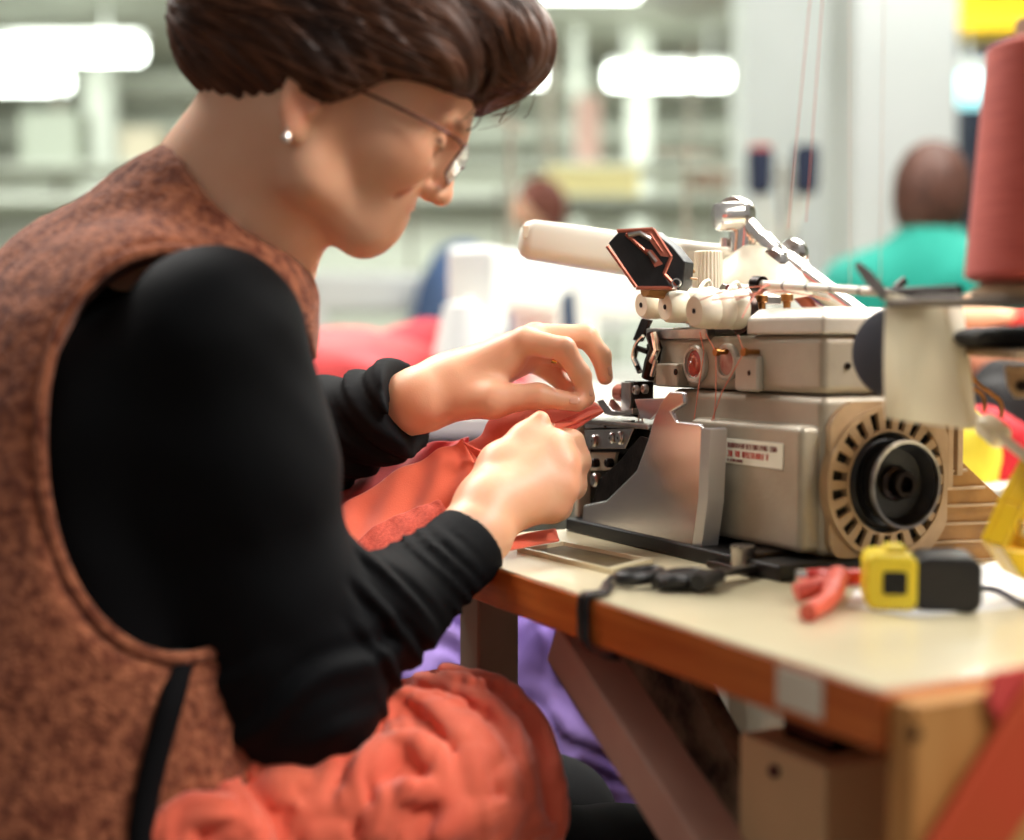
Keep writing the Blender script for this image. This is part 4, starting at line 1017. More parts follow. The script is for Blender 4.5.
# black scissors
SX = thing('scissors', 'black handled scissors lying at the table edge', 'scissors', L2W(*T3(665, 588)), ANG)
def loop(c_, rx, ry, a_, z, r, wv=True):
    pts = []
    for k in range(25):
        t_ = 2*PI*k/24; x_, y_ = rx*math.cos(t_), ry*math.sin(t_)
        pts.append(Vector((c_.x + x_*math.cos(a_)-y_*math.sin(a_), c_.y + x_*math.sin(a_)+y_*math.cos(a_), z)))
    return pts
s0 = T3(665, 588)
def L_(px, py, z=0): v_ = T3(px, py, z); return Vector((v_.x-s0.x, v_.y-s0.y, z))
pA, pB, pC, pD = L_(632, 584), L_(672, 589), L_(718, 577), L_(690, 583)
dirh = (pC-pB); ah = math.atan2(dirh.y, dirh.x)
obj('handle', MB().tube(loop(L_(640, 585), .021, .011, ah, .007, .005), .0048, 10).tube([L_(655, 583, .007), L_(690, 579, .007), L_(716, 576, .007)], [.005, .0065, .005], 10), M['blackplastic'], SX)
obj('handle', MB().tube(loop(L_(682, 588), .019, .011, ah, .007, .005), .0055, 10).tube([L_(698, 583, .008), L_(718, 576, .008)], [.006, .006], 10), M['blackplastic'], SX)
obj('blade', MB().prism([L_(716, 578, .006), L_(758, 572, .004), L_(762, 570, .004), L_(716, 573, .006)], (0, 0, .002)), M['steel'], SX)
obj('blade', MB().prism([L_(716, 576, .009), L_(757, 568, .007), L_(760, 566, .007), L_(716, 571, .009)], (0, 0, .002)), M['steel'], SX)
# black strap over the edge
sp = T3(588, 592); e_ = tx0
pts = [Vector((T3(640, 583).x-.0, T3(640, 583).y, .003)), Vector((T3(612, 583).x, T3(612, 583).y, .004)), Vector((e_+.012, mX(592, 590, e_).y+.004, .003)), Vector((e_-.002, mX(588, 597, e_).y, .001)), Vector((e_-.004, mX(588, 620, e_).y, -.016)), Vector((e_-.004, mX(592, 640, e_).y, -TH-.002)), Vector((e_+.012, mX(600, 655, e_).y, -TH-.008)), Vector((e_+.03, mX(606, 655, e_+.03).y, -TH-.006))]
pts = cr(pts, 6); g = MB(); vs = []
for i, p_ in enumerate(pts):
    wv = Vector((0, 1, 0)) if i > 8 else Vector((.35, .9, 0)).normalized()
    vs += [p_ - wv*.007, p_ + wv*.007]
g.add(vs, [(2*i, 2*i+1, 2*i+3, 2*i+2) for i in range(len(pts)-1)])
tag(obj('strap', ([L2W(*a_) for a_ in g.v], g.f), M['blackplastic'], solid=.0015, origin=L2W(*pts[10])), 'thin black strap looped over the wooden table edge', 'strap')
# red snips
SN = thing('thread_snips', 'small red thread snips lying in front of the fan ring', 'thread snips', L2W(*T3(830, 596)), ANG)
s0 = T3(830, 596)
obj('handle', MB().tube(cr([L_(858, 577, .014), L_(840, 578, .014), L_(822, 577, .013), L_(806, 578, .012)], 5), [.006]*16, 12), M['redplastic'], SN)
obj('handle', MB().tube(cr([L_(838, 576, .016), L_(834, 588, .012), L_(828, 600, .008), L_(808, 613, .006)], 5), [.0075]*8+[.006]*8, 12), M['redpale'], SN)
obj('handle', MB().tube(cr([L_(824, 584, .012), L_(812, 588, .01), L_(796, 593, .007)], 5), .0065, 12), M['redpale'], SN)
obj('blade', MB().cyl(L_(796, 577, .014), L_(806, 577, .014), .005).prism([L_(850, 574, .014), L_(858, 572, .014), L_(862, 575, .014)], (0, 0, .002)), M['chrome'], SN)
# white paper under the tape
g = MB().prism([T3(px, py, .0012) for px, py in ((846, 606), (912, 616), (1040, 604), (1100, 560), (1000, 560), (900, 585), (855, 590))], (0, 0, -.0008))
tag(obj('paper_sheet', ([L2W(*a_) for a_ in g.v], g.f), mat('white_paper', (240, 240, 240), .7), origin=L2W(*T3(920, 600))), 'white sheet of paper lying under the tape measure', 'paper')
# tape measure: body drawn in its own frame
tb = T3(868, 606, 0); tr_ = T3(980, 610, 0)
TMr = thing('tape_measure', 'black and yellow tape measure lying on white paper', 'tape measure', L2W(*T3(912, 612, 0)), 0)
o0 = L2W(*T3(912, 612, 0))
Yt = o0.y
wl = P(866, 600, Yt).x - o0.x; wr = P(980, 600, Yt).x-o0.x; ht = (P(912, 556, Yt)-P(912, 616, Yt)).z
th_ = .036
sq = math.radians(-24)
mt = Matrix.Rotation(-.16, 4, 'Z')
def rrect(x0, x1, z0, z1, r, y, n=6):
    out = []
    for cx, cz, a0_ in ((x1-r, z0+r, -PI/2), (x1-r, z1-r, 0), (x0+r, z1-r, PI/2), (x0+r, z0+r, PI)):
        for k in range(n+1):
            a_ = a0_+PI/2*k/n; out.append(Vector((cx+r*math.cos(a_), y, cz+r*math.sin(a_))))
    return out
xm_ = .0
xj = P(914, 600, Yt).x - o0.x
obj('rubber_case', ([mt @ a_ for a_ in MB().prism(rrect(xj, wr, 0, ht*.93, .009, -.002), (0, .04, 0)).v], MB().prism(rrect(xj, wr, 0, ht*.93, .009, -.002), (0, .04, 0)).f), M['blackplastic'], TMr, bevel=.003)
gY = MB().prism(rrect(wl, xj+.002, 0.001, ht*.95, .007, -.004), (0, .042, 0))
gY.v = [mt @ a_ for a_ in gY.v]
YC = obj('yellow_face', gY, M['tapeyellow'], TMr, bevel=.003)
xc_ = (wl+xj)/2+.002
gB = MB().prism(rrect(xc_-.0065, xc_+.0085, ht*.30, ht*.68, .002, -.0055), (0, .004, 0)); gB.v = [mt @ a_ for a_ in gB.v]
obj('emblem_patch', gB, M['black'], YC, bevel=.001)
gB = MB().box(xj-.018, xj-.004, .006, .028, ht*.94, ht*1.06); gB.v = [mt @ a_ for a_ in gB.v]
obj('lock_button', gB, M['tapeyellow'], TMr, bevel=.003)
# dark cord
tag(obj('cord', MB().tube(cr([L2W(*T3(980, 588, .003)), L2W(*T3(998, 590, .003)), L2W(*T3(1024, 604, .003)), L2W(*T3(1060, 610, .003))]), .002, 8), mat('purple_black_cord', (48, 38, 58), .6), origin=L2W(*T3(1000, 592, .003))), 'thin dark cord running from the tape measure to the right edge', 'cord')
# yellow plastic holder
YH = thing('yellow_holder', 'bright yellow angular plastic holder at the right edge', 'holder', P(1020, 560, .95))
Yy = .95
g = MB()
o1 = [P(1032, 448, Yy), P(1004, 500, Yy), P(986, 541, Yy), P(1008, 574, Yy), P(1080, 590, Yy), P(1100, 450, Yy)]
o2 = [P(1042, 470, Yy), P(1016, 515, Yy), P(1008, 528, Yy), P(1072, 545, Yy), P(1080, 480, Yy)]
g.prism(o1, (0, .012, 0))
g.prism([P(1032, 448, Yy), P(1038, 448, Yy), P(1010, 503, Yy), P(1004, 500, Yy)], (0, -.03, 0))
g.prism([P(1004, 500, Yy), P(1011, 503, Yy), P(993, 541, Yy), P(986, 541, Yy)], (0, -.03, 0))
g.prism([P(986, 541, Yy), P(1060, 556, Yy), P(1060, 590, Yy), P(1008, 574, Yy)], (0, -.03, 0))
obj('shell', g, M['yellow'], YH, world=True, bevel=.002)
obj('inner_tab', MB().prism([P(1018, 520, Yy-.002), P(1050, 520, Yy-.002), P(1050, 536, Yy-.002), P(1016, 534, Yy-.002)], (0, -.012, 0)), M['white'], YH, world=True, bevel=.001)
# ------------------------------------------------------------------ the seated woman
W = thing('person', 'seated person in a rust knitted vest over a black long-sleeved shirt, glasses, sewing coral cloth', 'person', (-.30, .95, 0), 0)
UP = Vector((0, 0, 1))
# head frame: x forward, y to her left, z up, origin midway between the ear holes
YAW = math.radians(9); HP = math.radians(29); HSC = .945; ROLL = math.radians(0)
Rh = Matrix.Rotation(YAW, 3, 'Z') @ Matrix.Rotation(HP, 3, 'Y') @ Matrix.Rotation(ROLL, 3, 'X')
near_ear = P(309, 110, .99)
HO = near_ear - Rh @ Vector((0, -.074*.945, 0))
def H(x, y, z): return HO + Rh @ (Vector((x, y, z))*HSC)
RH = np.array(Rh)
def tohead(p): return (p - A3(HO)) @ RH / HSC

# shoulders, arms (world, from pixel and distance)
Fv, Lv = VX, VY
shN = P(215, 338, .955); elN = P(296, 690, .985); wrN = P(478, 531, 1.115)
shF = shN + Lv*.33 + Vector((-.0, 0, .0)); elF = P(262, 455, 1.30); wrF = P(425, 398, 1.235)
C7 = P(228, 215, 1.09); CH = P(118, 440, 1.09); PE = P(80, 800, 1.06)

S = SDF()
HR = Rh
def E(c, rad, k=.015, R=None, op='u'):
    S.ell(H(*c), [q_*HSC for q_ in rad], np.array(Rh if R is None else (Rh @ R)), k, op)
def HC(a, b, ra, rb=None, k=.012, op='u'): S.cone(H(*a), H(*b), ra*HSC, (ra if rb is None else rb)*HSC, k, op)
# skull and face
E((-.010, 0, .062), (.098, .076, .080))
E((.048, 0, .066), (.062, .062, .050), .02)
E((.052, 0, .014), (.050, .057, .062), .025)
for s in (-1, 1):
    HC((.004, s*.052, -.012), (.020, s*.047, -.040), .020, .017, .02)
    HC((.020, s*.047, -.038), (.072, s*.015, -.052), .017, .0140, .020)
    E((.068, s*.038, .013), (.025, .021, .022), .022)
    HC((.102, s*.008, .052), (.088, s*.048, .050), .008, .006, .014)
E((.0790, 0, -.053), (.0135, .017, .0135), .014)
E((.070, 0, -.020), (.024, .031, .024), .018)
HC((.074, 0, -.036), (.02, 0, -.028), .028, .031, .02)
for s in (-1, 1):
    E((.102, s*.032, .036), (.012, .015, .011), .014, op='s')
    E((.0865, s*.032, .034), (.0135, .0150, .0125), .004)
    HC((.0985, s*.021, .0325), (.0945, s*.043, .0325), .0022, .0018, .003)
# nose
HC((.1045, 0, .046), (.1165, 0, .008), .0062, .0078, .012)
E((.1165, 0, .0035), (.0088, .0085, .0078), .006)
for s in (-1, 1):
    E((.1085, s*.0105, .002), (.0085, .0058, .0062), .005)
    E((.112, s*.006, -.005), (.004, .0028, .004), .003, op='s')
# lips, a slight smile
for s in (-1, 1):
    HC((.0970, 0, -.0155), (.0860, s*.020, -.0150), .0050, .0026, .004)
    HC((.0940, 0, -.0255), (.0840, s*.019, -.0205), .0056, .0026, .004)
    HC((.1040, 0, -.0208), (.0900, s*.024, -.0165), .0016, .0013, .0025, op='s')
    HC((.097, s*.023, .008), (.084, s*.034, -.016), .0018, .0016, .008, op='s')
# ears
for s in (-1, 1):
    Re = Matrix.Rotation(math.radians(-8), 3, 'Y') @ Matrix.Rotation(s*math.radians(-22), 3, 'Z')
    E((-.010, s*.077, .006), (.0145, .0055, .025), .005, Re)
    E((-.006, s*.083, .010), (.009, .005, .015), .004, Re, 's')
    E((-.003, s*.076, -.018), (.0085, .0055, .010), .006, Re)
    HC((.0025, s*.077, -.002), (.0035, s*.076, .006), .0035, .003, .003)
# neck
NB = P(226, 205, 1.08)
S.cone(H(-.032, 0, .015), NB, .050, .053, .03)
S.cone(H(-.006, 0, -.015), NB + Fv*.015 - UP*.05, .036, .036, .03)
S.cone(NB, NB - UP*.09 - Fv*.01, .053, .065, .04)
S.cone(H(-.014, -.050, -.005), NB + Fv*.045 - UP*.06 - Lv*.005, .011, .009, .025)
# trunk core, arms, legs (under the clothes)
RB = np.array([list(Fv), list(Lv), list(UP)]).T
midS = shN + Lv*.165
S.ell(midS - UP*.03 - Fv*.01, (.085, .150, .075), RB, .05)
S.ell(CH + Fv*.02, (.095, .135, .16), RB, .05)
S.ell(PE, (.11, .15, .13), RB, .06)
S.cone(CH, PE, .10, .11, .05)
S.chain([shN, elN, wrN], [.043, .035, .024], .02)
S.chain([shF, elF, wrF], [.043, .036, .025], .02)
hipN = PE - Lv*.09 - UP*.01 + Fv*.02; hipF = hipN + Lv*.18
knN = hipN + Fv*.42 + UP*.0; knN.z = .455; knF = knN + Lv*.17; knF.z = .455
for hp_, kn_ in ((hipN, knN), (hipF, knF)):
    an_ = Vector((kn_.x, kn_.y, .09)) + Fv*.05
    S.chain([hp_, kn_, an_], [.07, .048, .034], .03)
    S.cone(an_-UP*.05, an_+Fv*.15-UP*.06, .03, .025, .02)

# near hand (her right): back of the hand to the camera
def hand_chain(pts, rs, k=.010, dx=0): S.chain([P(q[0]+dx, q[1], q[2]) for q in pts], rs, k)
NX = -13
S.cone(wrN, P(505+NX, 505, 1.13), .0250, .0225, .02)
for (m_, r_) in (((570, 448, 1.172), .0112), ((577, 466, 1.160), .0118), ((576, 488, 1.153), .0112), ((566, 508, 1.152), .0102)):
    S.cone(P(500+NX, 508, 1.128), P(m_[0]+NX, m_[1], m_[2]), .0170, r_, .016)
S.cone(P(505+NX, 500, 1.14), P(548+NX, 478, 1.168), .020, .0185, .02)
hand_chain([(568, 446, 1.172), (584, 443, 1.205), (568, 436, 1.222), (556, 430, 1.214)], [.0115, .0098, .0088, .0075], dx=NX)
hand_chain([(577, 466, 1.160), (590, 462, 1.205), (568, 458, 1.222), (558, 456, 1.205)], [.0120, .0102, .009, .008], dx=NX)
hand_chain([(576, 488, 1.153), (586, 486, 1.198), (564, 482, 1.212), (554, 480, 1.196)], [.0114, .0098, .0086, .0076], dx=NX)
hand_chain([(566, 508, 1.152), (572, 508, 1.188), (552, 502, 1.2), (545, 499, 1.188)], [.0104, .0088, .0078, .007], dx=NX)
S.chain([P(484, 498, 1.145), P(500, 462, 1.160), P(524, 438, 1.172), P(540, 421, 1.178)], [.018, .0140, .0108, .0085], .010)
S.cone(P(500, 470, 1.155), P(548, 452, 1.168), .013, .012, .018)
# far hand (her left): thumb side to the camera, fingers arching down to the cloth
S.cone(wrF, P(452, 388, 1.24), .0250, .0225, .02)
for (m_, r_) in (((524, 341, 1.228), .0118), ((534, 336, 1.252), .0118), ((538, 346, 1.272), .011), ((534, 360, 1.288), .010)):
    S.cone(P(448, 384, 1.246), P(*m_), .0175, r_, .018)
hand_chain([(525, 341, 1.228), (564, 349, 1.220), (580, 374, 1.222), (587, 398, 1.226)], [.0118, .0100, .0088, .0072], .004)
hand_chain([(536, 337, 1.252), (586, 336, 1.258), (601, 356, 1.26), (605, 377, 1.26)], [.0120, .0102, .0088, .0072], .004)
hand_chain([(538, 348, 1.272), (566, 358, 1.276), (582, 376, 1.268), (585, 392, 1.258)], [.011, .0095, .0082, .0072], .004)
hand_chain([(534, 362, 1.288), (554, 374, 1.29), (566, 388, 1.28), (572, 398, 1.268)], [.010, .0088, .0078, .007], .004)
S.chain([P(450, 400, 1.230), P(492, 400, 1.214), P(538, 396, 1.212), P(578, 403, 1.217)], [.0185, .0150, .0098, .0076], .008)
S.cone(P(465, 385, 1.235), P(505, 365, 1.235), .018, .012, .018)
# knuckle creases
for a_, b_ in (((556, 346, 1.212), (566, 366, 1.212)),):
    pass
print('skin mesh ...')
import time; t0_ = time.time()
v, f = S.mesh((-.62, .62, .0), (.32, 1.62, 1.32), .0021)
print('skin', len(v), time.time()-t0_)
body = obj('body', (v, f), M['skin'], W, world=True, smooth=0)
# skin tints: natural colour of lips, ear, cheeks, nails, plus painted nostril shade
t_ = np.ones((len(v), 3)); q = tohead(v)
def blob(c, r_, col, pw=1.0):
    global t_
    d_ = np.sqrt((((q-np.array(c))/np.array(r_))**2).sum(1)); w_ = np.clip(1.6-1.6*d_, 0, 1)*pw
    t_ = t_*(1-w_[:, None]) + t_*np.array(col)*w_[:, None]
blob((.095, 0, -.0205), (.013, .025, .0095), (.82, .5, .5), 1)
for s in (-1, 1):
    blob((.075, s*.04, .008), (.03, .03, .03), (1, .82, .78), .8)
    blob((-.008, s*.08, .0), (.022, .012, .035), (1, .78, .74), .9)
    blob((.0945, s*.046, .034), (.005, .010, .0035), (.25, .18, .16), 1)
    blob((.099, s*.032, .0305), (.006, .017, .0028), (.35, .26, .22), .9)
    blob((.100, s*.030, .0535), (.012, .026, .0045), (.42, .32, .28), 1)
    blob((.112, s*.006, -.0055), (.004, .004, .005), (.4, .25, .22), 1)  # nostril hollows darkened in the tint, shade put into the colour
blob((.118, 0, .006), (.014, .014, .014), (1, .86, .82), .7)
def wblob(c, r_, col, pw=1.0):
    global t_
    d_ = np.sqrt(((v-A3(c))**2).sum(1))/r_; w_ = np.clip(1.6-1.6*d_, 0, 1)*pw
    t_ = t_*(1-w_[:, None]) + t_*np.array(col)*w_[:, None]
for c_ in ((587, 397, 1.222), (606, 376, 1.254), (578, 402, 1.214), (541, 422, 1.18), (566, 356, 1.214), (572, 446, 1.16), (577, 466, 1.15), (574, 489, 1.144), (564, 509, 1.144)):
    wblob(P(*c_), .014, (1, .86, .82), .8)
set_tint(body, t_)
# fingernails
nail = mat('fingernail', (234, 176, 150), .25, 0, coat=.3)
def nailat(c, n, dirv, wdt, ln):
    n = Vector(n).normalized(); dirv = Vector(dirv); dirv = (dirv-n*dirv.dot(n)).normalized(); sd = n.cross(dirv)
    g = MB(); grid = []
    for i in range(9):
        row = []
        for j in range(9):
            a_ = (i/8-.5)*2; b_ = (j/8-.5)*2
            wq = wdt*math.sqrt(max(0, 1-abs(a_)**4)); x_ = b_*wq/2
            row.append(Vector(c) + dirv*a_*ln/2 + sd*x_ + n*(.0011-.9*abs(b_)**2*.0016 - .0004*a_*a_))
        grid.append(row)
    obj('fingernail', g.sheet(grid), nail, body, world=True, solid=.0006, smooth=0)
tw = Vector((0, -1, 0))
nailat(P(590, 391, 1.2195), (.5, -.85, .2), P(587, 398, 1.226)-P(581, 376, 1.222), .0075, .0095)
nailat(P(610, 371, 1.2555), (.85, -.45, .1), P(605, 377, 1.26)-P(602, 358, 1.26), .007, .0095)
nailat(P(574, 400, 1.2090), (.05, -.92, .5), P(578, 403, 1.217)-P(548, 397, 1.212), .0080, .0100)
ringp = P(553, 371, 1.262)
RG = obj('ring', MB().lathe([(.0098, -.0022), (.0112, -.0022), (.0112, .0022), (.0098, .0022)], P(556, 352, 1.273), P(570, 356, 1.274)-P(540, 348, 1.272), 28, closed=True), M['gold'], body, world=True)

# ---- shirt: black jersey with long sleeves
def axis_s(p, a, b):
    a = A3(a); b = A3(b); d_ = (b-a)/np.linalg.norm(b-a); q_ = p-a; s_ = q_@d_; rad = q_-s_[:, None]*d_; return s_, rad, np.linalg.norm(b-a)
S2 = SDF()
S2.ell(midS - UP*.055 - Fv*.055, (.080, .180, .085), RB, .06)
S2.ell(CH + Fv*.01 - UP*.02, (.112, .150, .165), RB, .06)
S2.ell(P(100, 620, 1.06), (.125, .155, .18), RB, .06)
S2.ell(PE, (.135, .170, .16), RB, .06)
S2.cone(NB - UP*.065 - Fv*.01, NB - UP*.010 - Fv*.014, .064, .0585, .03)
S2.chain([shN + UP*.0, shN.lerp(elN, .35), shN.lerp(elN, .75), elN], [.062, .0565, .052, .048], .035)
cuffN = P(460, 551, 1.10)
S2.cone(elN, elN.lerp(wrN, .45), .051, .0425, .03).cone(elN.lerp(wrN, .45), cuffN, .0425, .0310, .01)
S2.cone(cuffN, cuffN + (wrN-elN).normalized()*.03, .0310, .0305, .005)
S2.ell(elN, (.052, .05, .052), k=.03)
cuffF = P(396, 410, 1.245); dF = (cuffF - elF).normalized()
S2.chain([shF, elF, elF.lerp(cuffF, .5), cuffF, cuffF+dF*.03], [.06, .05, .043, .037, .0365], .03)
S2.cone(P(300, 640, .99), P(345, 600, 1.01), .045, .035, .03)
eF = np.linalg.norm(A3(wrN-elN))
fa, fb = A3(elN), A3(cuffN); ua, ub = A3(shN), A3(elN); ga, gb = A3(elF), A3(cuffF)
def fold(p, a, b, lo_, hi_, per, amp, ph, tilt):
    d_ = (b-a); L_ = np.linalg.norm(d_); d_ = d_/L_; q_ = p-a; s_ = q_@d_; rad = q_ - s_[:, None]*d_; rr_ = np.linalg.norm(rad, axis=1)+1e-6
    sx = s_ + tilt*(rad@np.array([.3, -.5, .8])) + .006*np.sin(rad@np.array([1, 0, .5])*60) 
    wgt = np.clip((s_-lo_)/.02, 0, 1)*np.clip((hi_-s_)/.02, 0, 1)*np.clip(1-(rr_-.07)/.02, 0, 1)
    wv_ = np.sin(2*PI*sx/per+ph) + .5*np.sin(2*PI*sx/(per*.57)+ph*2+rad@np.array([0, 0, 50.]))
    return wgt*amp*wv_
def post2(p, d):
    m_ = np.abs(d) < .02
    if not m_.any(): return d
    pp = p[m_]; dd_ = d[m_]
    dd_ = dd_ + fold(pp, fa, fb, .02, .115, .023, .0028, .5, .35) + fold(pp, fa, fb, .115, .175, .013, .0016, 0, .5)
    dd_ = dd_ + fold(pp, ua, ub, .20, .28, .04, .0024, 1, .8) + fold(pp, ga, gb, .05, .3, .03, .0028, 1, .6)
    dd_ = dd_ + .0014*smooth_noise(pp, 9, 3, 2)
    d = d.copy(); d[m_] = dd_; return d
S2.post = post2
# cuff ends
dn = (wrN-elN).normalized()
e_c = cuffN + dn*.012
S2.cone(e_c+dn*.15, e_c+dn*.151, .15, .15, .003, 's')
e_c = cuffF + dF*.006
S2.cone(e_c+dF*.15, e_c+dF*.151, .15, .15, .003, 's')
v, f = S2.mesh((-.62, .62, .40), (.10, 1.62, 1.14), .0032)
print('shirt', len(v), time.time()-t0_)
obj('shirt', (v, f), M['shirt'], W, world=True, smooth=0)

# ---- knitted vest
S3 = SDF()
S3.ell(midS - UP*.045 - Fv*.040, (.096, .152, .092), RB, .05)
S3.ell(P(122, 388, 1.08), (.112, .160, .110), RB, .06)
S3.ell(CH + Fv*.010 - UP*.02, (.128, .178, .20), RB, .06)
S3.ell(P(95, 640, 1.06), (.145, .180, .20), RB, .06)
S3.ell(PE, (.16, .195, .17), RB, .06)
S3.cone(NB - UP*.075 - Fv*.015, NB - UP*.022 - Fv*.020, .086, .070, .04)
S3.cone(shN+Lv*.045+UP*.030-Fv*.04, shN+Lv*.06+UP*.022+Fv*.035, .036, .034, .04)
# neck opening and near armhole
S3.cone(NB - UP*.07, NB + (H(-.03, 0, 0)-NB)*.8, .055, .062, .01, 's')
S3.cone(NB + Fv*.06 - UP*.16, NB + Fv*.11 + UP*.03, .03, .06, .02, 's')
AHc = P(186, 452, .93)
arm_ax = (AHc - Vector((0, 0, CAMZ))).normalized()
def armhole(p):
    q_ = p - A3(AHc); lx = q_@A3(Fv.lerp(Vector((1, 0, 0)), .6).normalized()); lz = q_@np.array([0, 0, 1.]); ly = q_@A3(Lv)
    lx = lx - .05*(lz/.13)*0
    k0 = np.sqrt((np.abs(lx)/.090)**2.3 + (np.abs(lz)/.133)**2.3)**1
    d_ = (k0-1)*.088
    return np.maximum(d_, ly-.095)
S3.fn(armhole, .012, 's')
S3.post = lambda p, d: d + .0022*smooth_noise(p, 10, 6, 2) + .0006*np.sin(p[:, 2]*900)*np.sin((p@A3(Fv))*900)
v, f = S3.mesh((-.66, .62, .38), (.02, 1.50, 1.16), .0036)
print('vest', len(v), time.time()-t0_)
ve = obj('vest', (v, f), M['vest'], W, world=True, smooth=0)
# rolled armhole rim
rim = []
for i in range(72):
    a_ = 2*PI*i/72; ca, sa = math.cos(a_), math.sin(a_)
    rr_ = (abs(ca)**2.3+abs(sa)**2.3)**(-1/2.3)
    fx = Fv.lerp(Vector((1, 0, 0)), .6).normalized()
    q_ = AHc + fx*(ca*rr_*.092) + UP*(sa*rr_*.135)
    # march along Lv from the camera side until the vest surface
    pts = np.array([A3(q_ + Lv*(t*.004-.16)) for t in range(70)])
    dv = S3.ev(pts); hit = np.nonzero(dv < .004)[0]
    if len(hit): rim.append(q_ + Lv*(hit[0]*.004-.16) + Lv*.004)
print('rim', len(rim))
if len(rim) > 20:
    rs_ = [sum((rim[(i+k) % len(rim)] for k in range(-3, 4)), Vector())/7 for i in range(len(rim))]
    rs_ = rs_ + [rs_[0]]
    obj('armhole_trim', MB().tube(rs_, .0045, 10), M['vest'], ve, world=True, smooth=0)
# dark tie hanging at the side of the vest
def surf(sd, px, py, y0=.7, y1=1.3, off=0):
    ys = np.arange(y0, y1, .003); pts = np.array([A3(P(px, py, y_)) for y_ in ys]); d_ = sd.ev(pts); h_ = np.nonzero(d_ < 0)[0]
    return P(px, py, (ys[h_[0]] if len(h_) else (y0+y1)/2) - off)
tp = cr([surf(S3, *q, off=.004) for q in ((184, 655), (172, 700), (158, 750), (146, 800), (140, 850))], 6)
obj('side_tie', MB().tube(tp, .0085, 8), M['denim'], ve, world=True, smooth=0)
# trousers
S4 = SDF(); S4.ell(PE - UP*.04, (.15, .19, .13), RB, .05)
for hp_, kn_ in ((hipN, knN), (hipF, knF)):
    an_ = Vector((kn_.x, kn_.y, .10)) + Fv*.05
    S4.chain([hp_, kn_, an_], [.092, .066, .05], .04)
S4.post = lambda p, d: d + .003*smooth_noise(p, 7, 3, 2)
v, f = S4.mesh((-.65, .62, .06), (.40, 1.65, .75), .008)
obj('trousers', (v, f), M['denim'], W, world=True, smooth=0)
for kn_ in (knN, knF):
    an_ = Vector((kn_.x, kn_.y, .0)) + Fv*.05; s_ = SDF()
    s_.cone(an_+UP*.04-Fv*.03, an_+Fv*.13+UP*.035, .04, .036, .02).fn(lambda p: .0-p[:, 2], .005, 'i')
    v, f = s_.mesh(an_-Vector((.12, .12, .02)), an_+Vector((.25, .25, .1)), .006); obj('shoe', (v, f), M['black'], W, world=True, smooth=0)
ST = thing('stool', 'plain round black stool under the person in the rust vest', 'stool', (PE.x, PE.y, 0), ANG)
zs_ = PE.z - .145
obj('seat', MB().lathe([(.15, zs_-.05), (.17, zs_-.04), (.175, zs_-.01), (.16, zs_)], (0, 0, 0)), M['black'], ST)
for k in range(4):
    a_ = k*PI/2+.4; obj('leg', MB().cyl((math.cos(a_)*.12, math.sin(a_)*.12, zs_-.05), (math.cos(a_)*.2, math.sin(a_)*.2, 0), .012), M['greymetal'], ST)

# ---- hair
SH = SDF()
def H2(x, y, z): return HO + Rh @ (Vector((x, y, z))*1.035)
def EH(c, rad, k=.02, op='u', R=None): SH.ell(H2(*c), [q_*1.035 for q_ in rad], np.array(Rh if R is None else Rh @ R), k, op)
EH((-.010, 0, .068), (.106, .088, .092))
EH((-.070, 0, .038), (.052, .070, .050), .03)        # roll at the back of the head
EH((.045, 0, .112), (.066, .070, .046), .03)         # swept-up front
EH((.088, -.010, .118), (.044, .050, .036), .025)    # fringe bulging over the brow
EH((.030, -.055, .072), (.060, .034, .030), .02)     # over the temple
EH((.030, .055, .072), (.060, .034, .030), .02)
EH((-.008, -.070, .034), (.036, .016, .022), .02)    # over the ear
# face and neck side kept free
zl = P(320, 107, .99).z
def under(p):
    q_ = tohead(p); lim = zl + .004*np.sin(q_[:, 0]*40) + .010*np.clip((.03-np.abs(q_[:, 0]+.02))/.03, 0, 1) - .010*np.clip((-.03-q_[:, 0])/.05, 0, 1)
    return p[:, 2] - lim
SH.fn(under, .010, 's')
SH.ell(H(.070, 0, .018), (.068, .095, .060), np.array(Rh), .012, 's')
def posth(p, d):
    q_ = tohead(p)
    ang_ = np.arctan2(q_[:, 1], q_[:, 2]-.02+q_[:, 0]*.25)
    n1 = np.sin(ang_*34 + 3*np.sin(q_[:, 0]*28)) + .6*np.sin(ang_*71+2*np.sin(q_[:, 0]*40+1)) + .5*np.sin(ang_*13+q_[:, 0]*20)
    return d + .0013*n1 + .0018*smooth_noise(p, 9, 2, 2)
SH.post = posth
v, f = SH.mesh(HO-Vector((.22, .2, .16)), HO+Vector((.24, .2, .26)), .0023)
HB = obj('hair', (v, f), M['hair'], W, world=True, smooth=0)
q = tohead(v); ang_ = np.arctan2(q[:, 1], q[:, 2]-.02+q[:, 0]*.25)
st_ = .5+.5*np.sin(ang_*47+2.5*np.sin(q[:, 0]*30)); st2 = .5+.5*np.sin(ang_*17+q[:, 0]*25+1)
set_tint(HB, np.outer(.62+.5*st_*st2, [1, 1, 1])*np.array([1.05, 1, .95]))
